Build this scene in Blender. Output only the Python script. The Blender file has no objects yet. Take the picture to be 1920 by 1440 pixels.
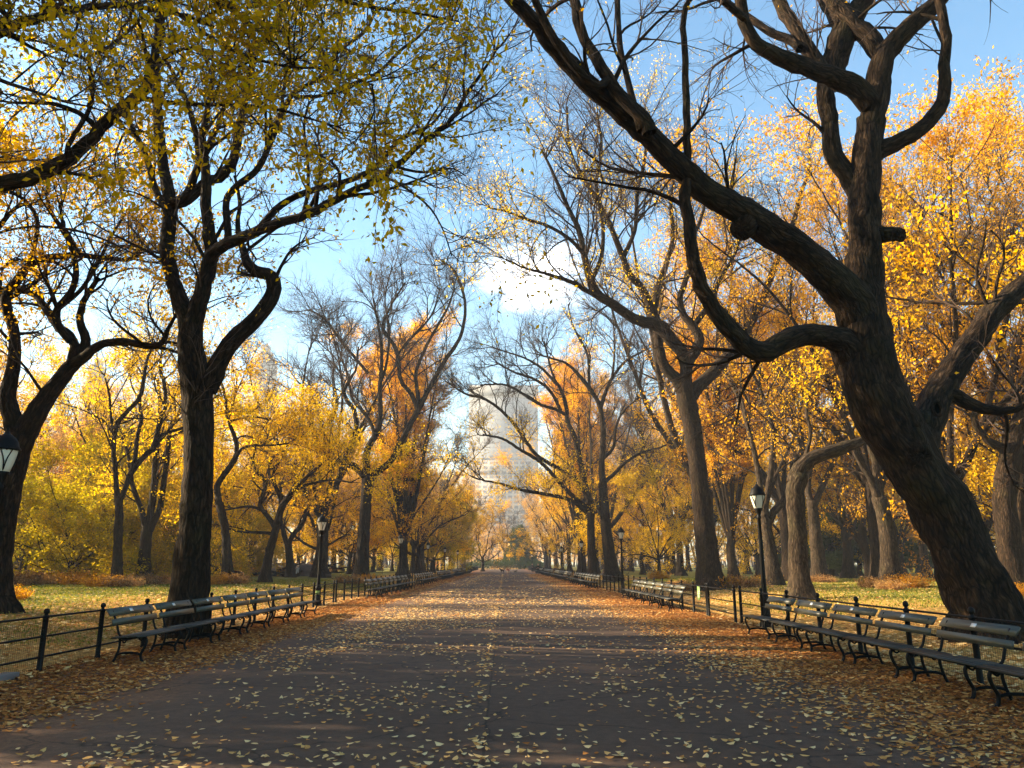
import bpy, math
import numpy as np
from mathutils import Vector, Matrix

# ------------------------------------------------------------------ camera, light, sky
scene = bpy.context.scene
COL = scene.collection
F = 1443.0                                   # focal length in pixels of the 1920 x 1440 photograph
CAM_H = 1.65
PITCH = math.atan((1057 - 720) / F)
YAW = math.atan(14 / F)
cd = bpy.data.cameras.new("camera"); cam = bpy.data.objects.new("camera", cd); COL.objects.link(cam)
cam.location = (0, 0, CAM_H)
cam.rotation_euler = (math.pi / 2 + PITCH, 0, -YAW)
cd.sensor_width = 36; cd.lens = 36 * F / 1920
cd.clip_start = 0.1; cd.clip_end = 5000
scene.camera = cam

SUN_EL, SUN_AZ = math.radians(22), math.radians(-78)      # azimuth from +Y towards +X
SDIR = Vector((math.sin(SUN_AZ) * math.cos(SUN_EL), math.cos(SUN_AZ) * math.cos(SUN_EL), math.sin(SUN_EL)))
sd = bpy.data.lights.new("sun", 'SUN'); sun = bpy.data.objects.new("sun", sd); COL.objects.link(sun)
sd.energy = 5.0; sd.angle = math.radians(0.5); sd.color = (1.0, 0.82, 0.56)
sun.rotation_euler = SDIR.to_track_quat('Z', 'Y').to_euler()

world = bpy.data.worlds.new("World"); scene.world = world; world.use_nodes = True
wn, wl = world.node_tree.nodes, world.node_tree.links
wn.clear()
sky = wn.new('ShaderNodeTexSky'); sky.sky_type = 'NISHITA'; sky.sun_disc = False
sky.sun_elevation = SUN_EL; sky.sun_rotation = SUN_AZ
sky.air_density = 1.0; sky.dust_density = 1.0; sky.ozone_density = 1.6; sky.altitude = 50
bg = wn.new('ShaderNodeBackground'); bg.inputs[1].default_value = 0.073
wo = wn.new('ShaderNodeOutputWorld')
tc = wn.new('ShaderNodeTexCoord')
def wmath(op, a, b=None, c=None):
    n = wn.new('ShaderNodeMath'); n.operation = op
    for i, v in enumerate((a, b, c)):
        if v is None: continue
        if isinstance(v, (int, float)): n.inputs[i].default_value = v
        else: wl.new(v, n.inputs[i])
    return n.outputs[0]
sep = wn.new('ShaderNodeSeparateXYZ'); wl.new(tc.outputs['Generated'], sep.inputs[0])
zc = wmath('MAXIMUM', sep.outputs[2], 0.03)
comb = wn.new('ShaderNodeCombineXYZ')
wl.new(wmath('DIVIDE', sep.outputs[0], zc), comb.inputs[0]); wl.new(wmath('DIVIDE', sep.outputs[1], zc), comb.inputs[1])
cn = wn.new('ShaderNodeTexNoise'); cn.inputs['Scale'].default_value = 2.8; cn.inputs['Detail'].default_value = 7
cn.inputs['Roughness'].default_value = 0.62; cn.inputs['Distortion'].default_value = 1.2
wl.new(comb.outputs[0], cn.inputs['Vector'])
# one bank of bright cloud low over the mall (a place in the sky dome), thin veil elsewhere
cx = wmath('SUBTRACT', wmath('DIVIDE', sep.outputs[0], zc), 0.12); cy = wmath('SUBTRACT', wmath('DIVIDE', sep.outputs[1], zc), 2.62)
d2 = wmath('ADD', wmath('MULTIPLY', wmath('MULTIPLY', cx, cx), 26.0), wmath('MULTIPLY', wmath('MULTIPLY', cy, cy), 10.0))
bank = wmath('EXPONENT', wmath('MULTIPLY', d2, -1.0))
veil = wn.new('ShaderNodeMapRange'); veil.inputs[1].default_value = 0.62; veil.inputs[2].default_value = 0.95; veil.inputs[4].default_value = 0.35
wl.new(cn.outputs[0], veil.inputs[0])
cm = wn.new('ShaderNodeMapRange'); cm.interpolation_type = 'SMOOTHSTEP'; cm.inputs[1].default_value = 0.06; cm.inputs[2].default_value = 1.05
wl.new(wmath('ADD', wmath('MULTIPLY', bank, wmath('MULTIPLY_ADD', cn.outputs[0], 4.6, -1.55)), wmath('MULTIPLY', veil.outputs[0], 0.5)), cm.inputs[0])
mixc = wn.new('ShaderNodeMix'); mixc.data_type = 'RGBA'
wl.new(cm.outputs[0], mixc.inputs[0])
mixc.inputs[7].default_value = (10.5, 10.7, 10.9, 1)
tn = wn.new('ShaderNodeMix'); tn.data_type = 'RGBA'; tn.blend_type = 'MULTIPLY'; tn.inputs[0].default_value = 1; tn.inputs[7].default_value = (0.98, 1.0, 0.90, 1)
hsv = wn.new('ShaderNodeHueSaturation'); hsv.inputs['Saturation'].default_value = 1.5
wl.new(sky.outputs[0], tn.inputs[6])
wl.new(tn.outputs[2], hsv.inputs['Color']); wl.new(hsv.outputs[0], mixc.inputs[6]); wl.new(mixc.outputs[2], bg.inputs[0]); wl.new(bg.outputs[0], wo.inputs[0])

scene.view_settings.view_transform = 'Standard'; scene.view_settings.look = 'None'
scene.view_settings.exposure = 2.42; scene.view_settings.gamma = 1.0
scene.render.engine = 'CYCLES'
cy_ = scene.cycles
cy_.max_bounces = 8; cy_.diffuse_bounces = 5; cy_.glossy_bounces = 2; cy_.transmission_bounces = 4
cy_.volume_bounces = 0; cy_.transparent_max_bounces = 6
cy_.use_denoising = True
cy_.volume_step_rate = 20.0

# ------------------------------------------------------------------ projection helpers
cp, sp, cyw, syw = math.cos(PITCH), math.sin(PITCH), math.cos(YAW), math.sin(YAW)
FW = np.array([syw * cp, cyw * cp, sp]); RT = np.array([cyw, -syw, 0.0]); UP = np.cross(RT, FW)
CAM = np.array([0, 0, CAM_H])
def ray(px, py):
    return FW + RT * ((px - 960) / F) + UP * ((720 - py) / F)
def at(px, py, Y):                           # the point seen at a pixel, at world depth Y
    d = ray(px, py)
    return CAM + d * (Y / d[1])
def xat(px, Y):                              # lateral position of a pixel column at the horizon, depth Y
    return at(px, 1057, Y)[0]
def gz(x, y):                                # lawn height
    x = np.asarray(x, float); y = np.asarray(y, float)
    t = np.clip((np.abs(x) - 7.2) / 7.5, 0, 1)
    t = t * t * (3 - 2 * t)
    return t * (0.42 + 0.05 * np.sin(x * 0.13 + 1) * np.sin(y * 0.09)) + t * 0.02 * np.sin(x * 0.7 + y * 0.4)

# ------------------------------------------------------------------ materials
def mat(name, base=(0.5, 0.5, 0.5), rough=0.7, metal=0.0, spec=0.5):
    m = bpy.data.materials.new(name); m.use_nodes = True
    b = m.node_tree.nodes['Principled BSDF']
    b.inputs['Base Color'].default_value = (*base, 1); b.inputs['Roughness'].default_value = rough
    b.inputs['Metallic'].default_value = metal; b.inputs['Specular IOR Level'].default_value = spec
    return m, m.node_tree.nodes, m.node_tree.links, b
def ramp(nodes, stops, interp='LINEAR'):
    r = nodes.new('ShaderNodeValToRGB'); e = r.color_ramp.elements; r.color_ramp.interpolation = interp
    while len(e) < len(stops): e.new(0.5)
    for el, (p, c) in zip(e, stops): el.position = p; el.color = (*c, 1)
    return r
def noise(nodes, links, vec, scale, detail=4, rough=0.55, dist=0.0):
    n = nodes.new('ShaderNodeTexNoise'); n.inputs['Scale'].default_value = scale
    n.inputs['Detail'].default_value = detail; n.inputs['Roughness'].default_value = rough; n.inputs['Distortion'].default_value = dist
    if vec is not None: links.new(vec, n.inputs['Vector'])
    return n
def bumped(nodes, links, bsdf, height, strength, dist):
    b = nodes.new('ShaderNodeBump'); b.inputs['Strength'].default_value = strength; b.inputs['Distance'].default_value = dist
    links.new(height, b.inputs['Height']); links.new(b.outputs[0], bsdf.inputs['Normal'])

def bark_mat(name, dark, light, moss=None):
    m, n, l, b = mat(name, dark, 0.95, 0, 0.15)
    a = n.new('ShaderNodeAttribute'); a.attribute_name = 'barkco'
    mp = n.new('ShaderNodeMapping'); mp.inputs['Scale'].default_value = (1, 1, 0.24); l.new(a.outputs['Vector'], mp.inputs[0])
    r1 = noise(n, l, mp.outputs[0], 13, 5, 0.62, 0.6)
    vo = n.new('ShaderNodeTexVoronoi'); vo.feature = 'DISTANCE_TO_EDGE'; vo.inputs['Scale'].default_value = 11
    wv_ = noise(n, l, mp.outputs[0], 5, 3); va = n.new('ShaderNodeMix'); va.data_type = 'RGBA'; va.blend_type = 'LINEAR_LIGHT'; va.inputs[0].default_value = 0.10
    l.new(mp.outputs[0], va.inputs[6]); l.new(wv_.outputs['Color'], va.inputs[7]); l.new(va.outputs[2], vo.inputs['Vector'])
    big = noise(n, l, a.outputs['Vector'], 1.3, 3)
    rp = ramp(n, [(0.3, tuple(0.5 * c for c in dark)), (0.5, dark), (0.72, light)])
    l.new(r1.outputs[0], rp.inputs[0])
    mx = n.new('ShaderNodeMix'); mx.data_type = 'RGBA'
    mr = n.new('ShaderNodeMapRange'); mr.inputs[1].default_value = 0.52; mr.inputs[2].default_value = 0.72; mr.inputs[4].default_value = 0.6
    l.new(big.outputs[0], mr.inputs[0]); l.new(mr.outputs[0], mx.inputs[0]); l.new(rp.outputs[0], mx.inputs[6])
    mx.inputs[7].default_value = (*(moss or light), 1)
    gv = n.new('ShaderNodeMapRange'); gv.inputs[1].default_value = 0.0; gv.inputs[2].default_value = 0.16; gv.inputs[3].default_value = 0.28; gv.inputs[4].default_value = 1.0
    l.new(vo.outputs['Distance'], gv.inputs[0]); gc = n.new('ShaderNodeCombineColor'); [l.new(gv.outputs[0], gc.inputs[i]) for i in range(3)]
    gm = n.new('ShaderNodeMix'); gm.data_type = 'RGBA'; gm.blend_type = 'MULTIPLY'; gm.inputs[0].default_value = 1; l.new(mx.outputs[2], gm.inputs[6]); l.new(gc.outputs[0], gm.inputs[7])
    l.new(gm.outputs[2], b.inputs['Base Color'])
    ad = n.new('ShaderNodeMath'); ad.operation = 'MULTIPLY_ADD'; ad.inputs[1].default_value = 0.9
    l.new(vo.outputs['Distance'], ad.inputs[0]); l.new(r1.outputs[0], ad.inputs[2])
    bumped(n, l, b, ad.outputs[0], 1.0, 0.07)
    return m
BARK = bark_mat('elm_bark', (0.026, 0.0148, 0.0076), (0.074, 0.045, 0.024), (0.038, 0.029, 0.010))
BARK2 = bark_mat('grey_elm_bark', (0.044, 0.029, 0.017), (0.115, 0.079, 0.048), (0.060, 0.049, 0.021))
TWIG, _, _, _ = mat('twig_bark', (0.075, 0.048, 0.034), 0.9, 0, 0.2)

def leaf_mat(name, stops, trans=0.58, tsat=1.15):
    m = bpy.data.materials.new(name); m.use_nodes = True
    n, l = m.node_tree.nodes, m.node_tree.links; n.clear()
    a = n.new('ShaderNodeAttribute'); a.attribute_name = 'tint'
    r = ramp(n, stops); l.new(a.outputs['Fac'], r.inputs[0])
    d = n.new('ShaderNodeBsdfDiffuse'); t = n.new('ShaderNodeBsdfTranslucent')
    h = n.new('ShaderNodeHueSaturation'); h.inputs['Saturation'].default_value = tsat; h.inputs['Value'].default_value = 1.25
    l.new(r.outputs[0], d.inputs[0]); l.new(r.outputs[0], h.inputs['Color']); l.new(h.outputs[0], t.inputs[0])
    mx = n.new('ShaderNodeMixShader'); mx.inputs[0].default_value = trans
    l.new(d.outputs[0], mx.inputs[1]); l.new(t.outputs[0], mx.inputs[2])
    o = n.new('ShaderNodeOutputMaterial'); l.new(mx.outputs[0], o.inputs[0])
    return m
L_OLIVE = leaf_mat('olive_elm_leaves', [(0, (0.30, 0.20, 0.012)), (0.5, (0.52, 0.35, 0.018)), (0.85, (0.68, 0.44, 0.022)), (1, (0.78, 0.43, 0.03))], 0.64)
L_GOLD = leaf_mat('golden_leaves', [(0, (0.46, 0.26, 0.014)), (0.45, (0.74, 0.42, 0.02)), (0.8, (0.86, 0.50, 0.028)), (1, (0.80, 0.38, 0.03))])
L_YELLOW = leaf_mat('yellow_leaves', [(0, (0.46, 0.33, 0.018)), (0.4, (0.78, 0.50, 0.022)), (0.8, (0.90, 0.58, 0.03)), (1, (0.86, 0.47, 0.03))])
L_ORANGE = leaf_mat('orange_leaves', [(0, (0.48, 0.23, 0.03)), (0.45, (0.76, 0.41, 0.04)), (0.8, (0.87, 0.50, 0.045)), (1, (0.76, 0.34, 0.06))])
L_GREEN = leaf_mat('green_yellow_leaves', [(0, (0.10, 0.11, 0.014)), (0.4, (0.27, 0.23, 0.02)), (0.75, (0.50, 0.36, 0.022)), (1, (0.72, 0.46, 0.03))])
L_RUST = leaf_mat('rust_leaves', [(0, (0.20, 0.10, 0.02)), (0.5, (0.42, 0.20, 0.03)), (1, (0.62, 0.34, 0.05))])
L_PINK = leaf_mat('reddish_leaves', [(0, (0.35, 0.10, 0.04)), (0.5, (0.55, 0.20, 0.09)), (1, (0.65, 0.32, 0.15))])
L_TAN = leaf_mat('tan_leaves', [(0, (0.36, 0.21, 0.09)), (0.5, (0.58, 0.36, 0.16)), (1, (0.72, 0.47, 0.20))])
L_DARK = leaf_mat('dark_evergreen', [(0, (0.020, 0.035, 0.010)), (0.6, (0.045, 0.065, 0.016)), (1, (0.09, 0.10, 0.025))], 0.25)
L_LITTER = leaf_mat('fallen_leaf', [(0, (0.17, 0.06, 0.018)), (0.3, (0.36, 0.135, 0.035)), (0.55, (0.55, 0.26, 0.075)), (0.8, (0.73, 0.44, 0.15)), (1, (0.84, 0.60, 0.28))], 0.15, 1.0)
L_DRY = leaf_mat('dry_stems', [(0, (0.07, 0.035, 0.014)), (0.5, (0.24, 0.12, 0.04)), (1, (0.50, 0.30, 0.12))], 0.35, 1.0)

IRON, _n, _l, _b = mat('black_iron', (0.005, 0.004, 0.0035), 0.55, 0.0, 0.15)
nz = noise(_n, _l, None, 40, 3); bumped(_n, _l, _b, nz.outputs[0], 0.15, 0.01)
def board_mat(name, c0, c1, rough):
    m, n, l, b = mat(name, c0, rough, 0, 0.5)
    t = n.new('ShaderNodeTexCoord'); mp = n.new('ShaderNodeMapping'); mp.inputs['Scale'].default_value = (1.5, 30, 30)
    l.new(t.outputs['Object'], mp.inputs[0]); x = noise(n, l, mp.outputs[0], 3, 5)
    r = ramp(n, [(0.3, c0), (0.7, c1)]); l.new(x.outputs[0], r.inputs[0]); l.new(r.outputs[0], b.inputs['Base Color'])
    bumped(n, l, b, x.outputs[0], 0.25, 0.006)
    return m
SEATM = board_mat('painted_seat_slats', (0.008, 0.009, 0.005), (0.017, 0.017, 0.010), 0.5)
BACKM = board_mat('worn_grey_green_boards', (0.048, 0.045, 0.030), (0.090, 0.084, 0.058), 0.4)
PLAQ, _, _, _ = mat('plaque_metal', (0.75, 0.75, 0.73), 0.35, 0.3)
GLASS, _n, _l, _b = mat('frosted_lamp_glass', (0.80, 0.76, 0.62), 0.25, 0, 0.5)
_b.inputs['Transmission Weight'].default_value = 0.25

# asphalt with seam, worn patches and litter stain at the sides
ASPH, n, l, b = mat('asphalt', (0.05, 0.05, 0.05), 0.88, 0, 0.3)
t = n.new('ShaderNodeTexCoord'); s = n.new('ShaderNodeSeparateXYZ'); l.new(t.outputs['Object'], s.inputs[0])
fine = noise(n, l, t.outputs['Object'], 90, 4, 0.7); big = noise(n, l, t.outputs['Object'], 0.35, 5, 0.6)
r = ramp(n, [(0.25, (0.052, 0.029, 0.0165)), (0.6, (0.104, 0.060, 0.035)), (0.9, (0.165, 0.099, 0.060))]); 
av = n.new('ShaderNodeMath'); av.operation = 'MULTIPLY_ADD'; av.inputs[1].default_value = 0.45; l.new(fine.outputs[0], av.inputs[0])
av2 = n.new('ShaderNodeMath'); av2.operation = 'MULTIPLY'; av2.inputs[1].default_value = 0.55; l.new(big.outputs[0], av2.inputs[0]); l.new(av2.outputs[0], av.inputs[2])
l.new(av.outputs[0], r.inputs[0])
ax = n.new('ShaderNodeMath'); ax.operation = 'ADD'; ax.inputs[1].default_value = 0.19; l.new(s.outputs[0], ax.inputs[0])
wob = noise(n, l, t.outputs['Object'], 1.2, 2); wa = n.new('ShaderNodeMath'); wa.operation = 'MULTIPLY_ADD'; wa.inputs[1].default_value = 0.05; wa.inputs[2].default_value = -0.025
l.new(wob.outputs[0], wa.inputs[0]); ax2 = n.new('ShaderNodeMath'); l.new(ax.outputs[0], ax2.inputs[0]); l.new(wa.outputs[0], ax2.inputs[1])
ab = n.new('ShaderNodeMath'); ab.operation = 'ABSOLUTE'; l.new(ax2.outputs[0], ab.inputs[0])
seam = n.new('ShaderNodeMath'); seam.operation = 'LESS_THAN'; seam.inputs[1].default_value = 0.012; l.new(ab.outputs[0], seam.inputs[0])
lane = n.new('ShaderNodeMapRange'); lane.inputs[1].default_value = -0.02; lane.inputs[2].default_value = 0.02; lane.inputs[3].default_value = 1.0; lane.inputs[4].default_value = 0.88
l.new(ax2.outputs[0], lane.inputs[0])
sm = n.new('ShaderNodeMath'); sm.operation = 'MULTIPLY_ADD'; sm.inputs[1].default_value = -0.45; l.new(seam.outputs[0], sm.inputs[0]); l.new(lane.outputs[0], sm.inputs[2])
mul = n.new('ShaderNodeMix'); mul.data_type = 'RGBA'; mul.blend_type = 'MULTIPLY'; mul.inputs[0].default_value = 1
cc = n.new('ShaderNodeCombineColor'); [l.new(sm.outputs[0], cc.inputs[i]) for i in range(3)]
l.new(r.outputs[0], mul.inputs[6]); l.new(cc.outputs[0], mul.inputs[7])
xa = n.new('ShaderNodeMath'); xa.operation = 'ABSOLUTE'; l.new(s.outputs[0], xa.inputs[0])
xn = n.new('ShaderNodeMath'); xn.operation = 'MULTIPLY_ADD'; xn.inputs[1].default_value = 2.6; l.new(big.outputs[0], xn.inputs[0]); l.new(xa.outputs[0], xn.inputs[2])
ed = n.new('ShaderNodeMapRange'); ed.inputs[1].default_value = 5.2; ed.inputs[2].default_value = 7.6; l.new(xn.outputs[0], ed.inputs[0])
lit = noise(n, l, t.outputs['Object'], 16, 4, 0.7); lr = ramp(n, [(0.35, (0.085, 0.034, 0.013)), (0.55, (0.21, 0.085, 0.026)), (0.75, (0.36, 0.155, 0.045))]); l.new(lit.outputs[0], lr.inputs[0])
fm = n.new('ShaderNodeMix'); fm.data_type = 'RGBA'; l.new(ed.outputs[0], fm.inputs[0]); l.new(mul.outputs[2], fm.inputs[6]); l.new(lr.outputs[0], fm.inputs[7])
cw = noise(n, l, t.outputs['Object'], 0.9, 4, .6); cmx = n.new('ShaderNodeMix'); cmx.data_type = 'RGBA'; cmx.blend_type = 'LINEAR_LIGHT'; cmx.inputs[0].default_value = 0.5; l.new(t.outputs['Object'], cmx.inputs[6]); l.new(cw.outputs['Color'], cmx.inputs[7])
vc = n.new('ShaderNodeTexVoronoi'); vc.feature = 'DISTANCE_TO_EDGE'; vc.inputs['Scale'].default_value = 0.33; l.new(cmx.outputs[2], vc.inputs['Vector'])
ck = n.new('ShaderNodeMapRange'); ck.inputs[1].default_value = 0.0; ck.inputs[2].default_value = 0.009; ck.inputs[3].default_value = 0.35; ck.inputs[4].default_value = 1.0; l.new(vc.outputs['Distance'], ck.inputs[0])
bn = noise(n, l, t.outputs['Object'], 0.13, 3); bk = n.new('ShaderNodeMapRange'); bk.inputs[1].default_value = 0.35; bk.inputs[2].default_value = 0.65; bk.inputs[3].default_value = 0.78; bk.inputs[4].default_value = 1.22; l.new(bn.outputs[0], bk.inputs[0])
km = n.new('ShaderNodeMath'); km.operation = 'MULTIPLY'; l.new(ck.outputs[0], km.inputs[0]); l.new(bk.outputs[0], km.inputs[1])
mn = noise(n, l, t.outputs['Object'], 7, 5, .75); mk = n.new('ShaderNodeMapRange'); mk.inputs[1].default_value = 0.3; mk.inputs[2].default_value = 0.7; mk.inputs[3].default_value = 0.72; mk.inputs[4].default_value = 1.3; l.new(mn.outputs[0], mk.inputs[0])
sv = n.new('ShaderNodeTexVoronoi'); sv.inputs['Scale'].default_value = 26; l.new(t.outputs['Object'], sv.inputs['Vector']); sk_ = n.new('ShaderNodeMapRange'); sk_.inputs[1].default_value = 0.06; sk_.inputs[2].default_value = 0.16; sk_.inputs[3].default_value = 2.0; sk_.inputs[4].default_value = 1.0; l.new(sv.outputs['Distance'], sk_.inputs[0])
k1 = n.new('ShaderNodeMath'); k1.operation = 'MULTIPLY'; l.new(mk.outputs[0], k1.inputs[0]); l.new(sk_.outputs[0], k1.inputs[1])
k0, km = km, n.new('ShaderNodeMath'); km.operation = 'MULTIPLY'; l.new(k0.outputs[0], km.inputs[0]); l.new(k1.outputs[0], km.inputs[1])
kc = n.new('ShaderNodeCombineColor'); [l.new(km.outputs[0], kc.inputs[i]) for i in range(3)]
kx = n.new('ShaderNodeMix'); kx.data_type = 'RGBA'; kx.blend_type = 'MULTIPLY'; kx.inputs[0].default_value = 1; l.new(fm.outputs[2], kx.inputs[6]); l.new(kc.outputs[0], kx.inputs[7])
l.new(kx.outputs[2], b.inputs['Base Color']); bumped(n, l, b, fine.outputs[0], 0.35, 0.01)

LAWN, n, l, b = mat('autumn_lawn', (0.06, 0.08, 0.02), 0.95, 0, 0.1)
t = n.new('ShaderNodeTexCoord'); s = n.new('ShaderNodeSeparateXYZ'); l.new(t.outputs['Object'], s.inputs[0])
g1 = noise(n, l, t.outputs['Object'], 14, 5, 0.75); g2 = noise(n, l, t.outputs['Object'], 0.12, 4, 0.6)
gr = ramp(n, [(0.3, (0.09, 0.095, 0.022)), (0.55, (0.17, 0.165, 0.038)), (0.75, (0.27, 0.23, 0.06))]); l.new(g1.outputs[0], gr.inputs[0])
lr = ramp(n, [(0.35, (0.20, 0.10, 0.03)), (0.55, (0.48, 0.28, 0.07)), (0.75, (0.70, 0.46, 0.13))]); l.new(g1.outputs[0], lr.inputs[0])
xa = n.new('ShaderNodeMath'); xa.operation = 'ABSOLUTE'; l.new(s.outputs[0], xa.inputs[0])
m1 = n.new('ShaderNodeMapRange'); m1.inputs[1].default_value = 9.0; m1.inputs[2].default_value = 16.0; m1.inputs[3].default_value = 0.75; m1.inputs[4].default_value = -0.02; l.new(xa.outputs[0], m1.inputs[0])
m2 = n.new('ShaderNodeMath'); m2.operation = 'MULTIPLY_ADD'; m2.inputs[1].default_value = 1.3; l.new(g2.outputs[0], m2.inputs[0]); l.new(m1.outputs[0], m2.inputs[2])
m3 = n.new('ShaderNodeMapRange'); m3.inputs[1].default_value = 0.75; m3.inputs[2].default_value = 1.15; l.new(m2.outputs[0], m3.inputs[0])
fm = n.new('ShaderNodeMix'); fm.data_type = 'RGBA'; l.new(m3.outputs[0], fm.inputs[0]); l.new(gr.outputs[0], fm.inputs[6]); l.new(lr.outputs[0], fm.inputs[7])
l.new(fm.outputs[2], b.inputs['Base Color']); bumped(n, l, b, g1.outputs[0], 0.8, 0.06)

# ------------------------------------------------------------------ mesh building
def raw_mesh(name, V, Q, mats, mi=None, tint=None, bco=None, smooth=True):
    me = bpy.data.meshes.new(name)
    V = np.ascontiguousarray(V, np.float32); Q = np.ascontiguousarray(Q, np.int32)
    me.vertices.add(len(V)); me.vertices.foreach_set('co', V.ravel())
    k = Q.shape[1]
    me.loops.add(Q.size); me.loops.foreach_set('vertex_index', Q.ravel())
    me.polygons.add(len(Q)); me.polygons.foreach_set('loop_start', np.arange(0, Q.size, k, dtype=np.int32))
    if mi is not None: me.polygons.foreach_set('material_index', np.ascontiguousarray(mi, np.int32))
    if smooth: me.polygons.foreach_set('use_smooth', np.ones(len(Q), bool))
    for m in mats: me.materials.append(m)
    if tint is not None:
        a = me.attributes.new('tint', 'FLOAT', 'FACE'); a.data.foreach_set('value', np.ascontiguousarray(tint, np.float32))
    if bco is not None:
        a = me.attributes.new('barkco', 'FLOAT_VECTOR', 'POINT'); a.data.foreach_set('vector', np.ascontiguousarray(bco, np.float32).ravel())
    me.update(calc_edges=True)
    return me
def link(name, me, parent=None, loc=None):
    o = bpy.data.objects.new(name, me); COL.objects.link(o)
    if parent is not None: o.parent = parent
    if loc is not None: o.location = loc
    return o
def tag(o, label, cat, group=None):
    o['label'] = label; o['category'] = cat
    if group: o['group'] = group
    return o
def thing(name, label, cat, loc=(0, 0, 0), rz=0.0, group=None):
    o = bpy.data.objects.new(name, None); COL.objects.link(o); o.location = loc; o.rotation_euler = (0, 0, rz)
    o.empty_display_size = 0.2
    return tag(o, label, cat, group)
def dup(root, loc, rz, label, sc=None, group=None):
    r = root.copy(); COL.objects.link(r); r.location = loc; r.rotation_euler = (0, 0, rz); r['label'] = label
    if sc is not None: r.scale = sc if hasattr(sc, '__len__') else (sc, sc, sc)
    if group: r['group'] = group
    for ch in root.children:
        c = ch.copy(); COL.objects.link(c); c.parent = r
        for g in ch.children:
            d = g.copy(); COL.objects.link(d); d.parent = c
    return r

def nrm(a):
    return a / np.maximum(np.linalg.norm(a, axis=-1, keepdims=True), 1e-9)
class Acc:
    """collects quads; build() makes one mesh"""
    def __init__(self): self.V, self.Q, self.M, self.T, self.B, self.n = [], [], [], [], [], 0
    def add(self, V, Q, m=0, tint=None, bco=None):
        V = V.reshape(-1, 3); self.V.append(V); self.Q.append(Q + self.n); self.n += len(V)
        self.M.append(np.full(len(Q), m)); self.T.append(np.zeros(len(Q)) if tint is None else tint)
        self.B.append(V if bco is None else bco.reshape(-1, 3))
    def build(self, name, mats, smooth=True, off=None):
        V = np.concatenate(self.V)
        if off is not None: V = V - np.asarray(off)
        return raw_mesh(name, V, np.concatenate(self.Q), mats, np.concatenate(self.M), np.concatenate(self.T), np.concatenate(self.B), smooth)
    # -- solids
    def box(self, c, s, m=0, R=None):
        v = np.array([[x, y, z] for z in (-1, 1) for x, y in ((-1, -1), (1, -1), (1, 1), (-1, 1))], float) * np.asarray(s) / 2
        if R is not None: v = v @ np.asarray(R).T
        q = np.array([[3, 2, 1, 0], [4, 5, 6, 7], [0, 1, 5, 4], [1, 2, 6, 5], [2, 3, 7, 6], [3, 0, 4, 7]])
        self.add(v + np.asarray(c), q, m)
    def lathe(self, prof, K=16, c=(0, 0, 0), m=0, flute=0.0):
        prof = np.asarray(prof, float); N = len(prof); a = np.arange(K) * 2 * math.pi / K
        rr = prof[:, :1] * (1 + flute * np.cos(a * K / 2))[None]
        V = np.stack([rr * np.cos(a), rr * np.sin(a), np.repeat(prof[:, 1:2], K, 1)], -1) + np.asarray(c)
        self.add(V, ringq(1, N, K), m)
    def tube(self, pts, rad, K=8, m=0, cap=True):
        pts = np.asarray(pts, float); rad = np.full(len(pts), rad) if np.isscalar(rad) else np.asarray(rad, float)
        if cap:
            pts = np.concatenate([pts[:1], pts, pts[-1:]]); rad = np.concatenate([[1e-4], rad, [1e-4]])
        V, Q, B = tubes(pts[None], rad[None], K); self.add(V, Q, m, None, B)
_rq = {}
def ringq(B, N, K):
    if (N, K) not in _rq:
        i, k = np.meshgrid(np.arange(N - 1), np.arange(K), indexing='ij')
        a = i * K + k; b_ = i * K + (k + 1) % K
        _rq[(N, K)] = np.stack([a, b_, b_ + K, a + K], -1).reshape(-1, 4)
    return (_rq[(N, K)][None] + (np.arange(B) * N * K)[:, None, None]).reshape(-1, 4)
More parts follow.
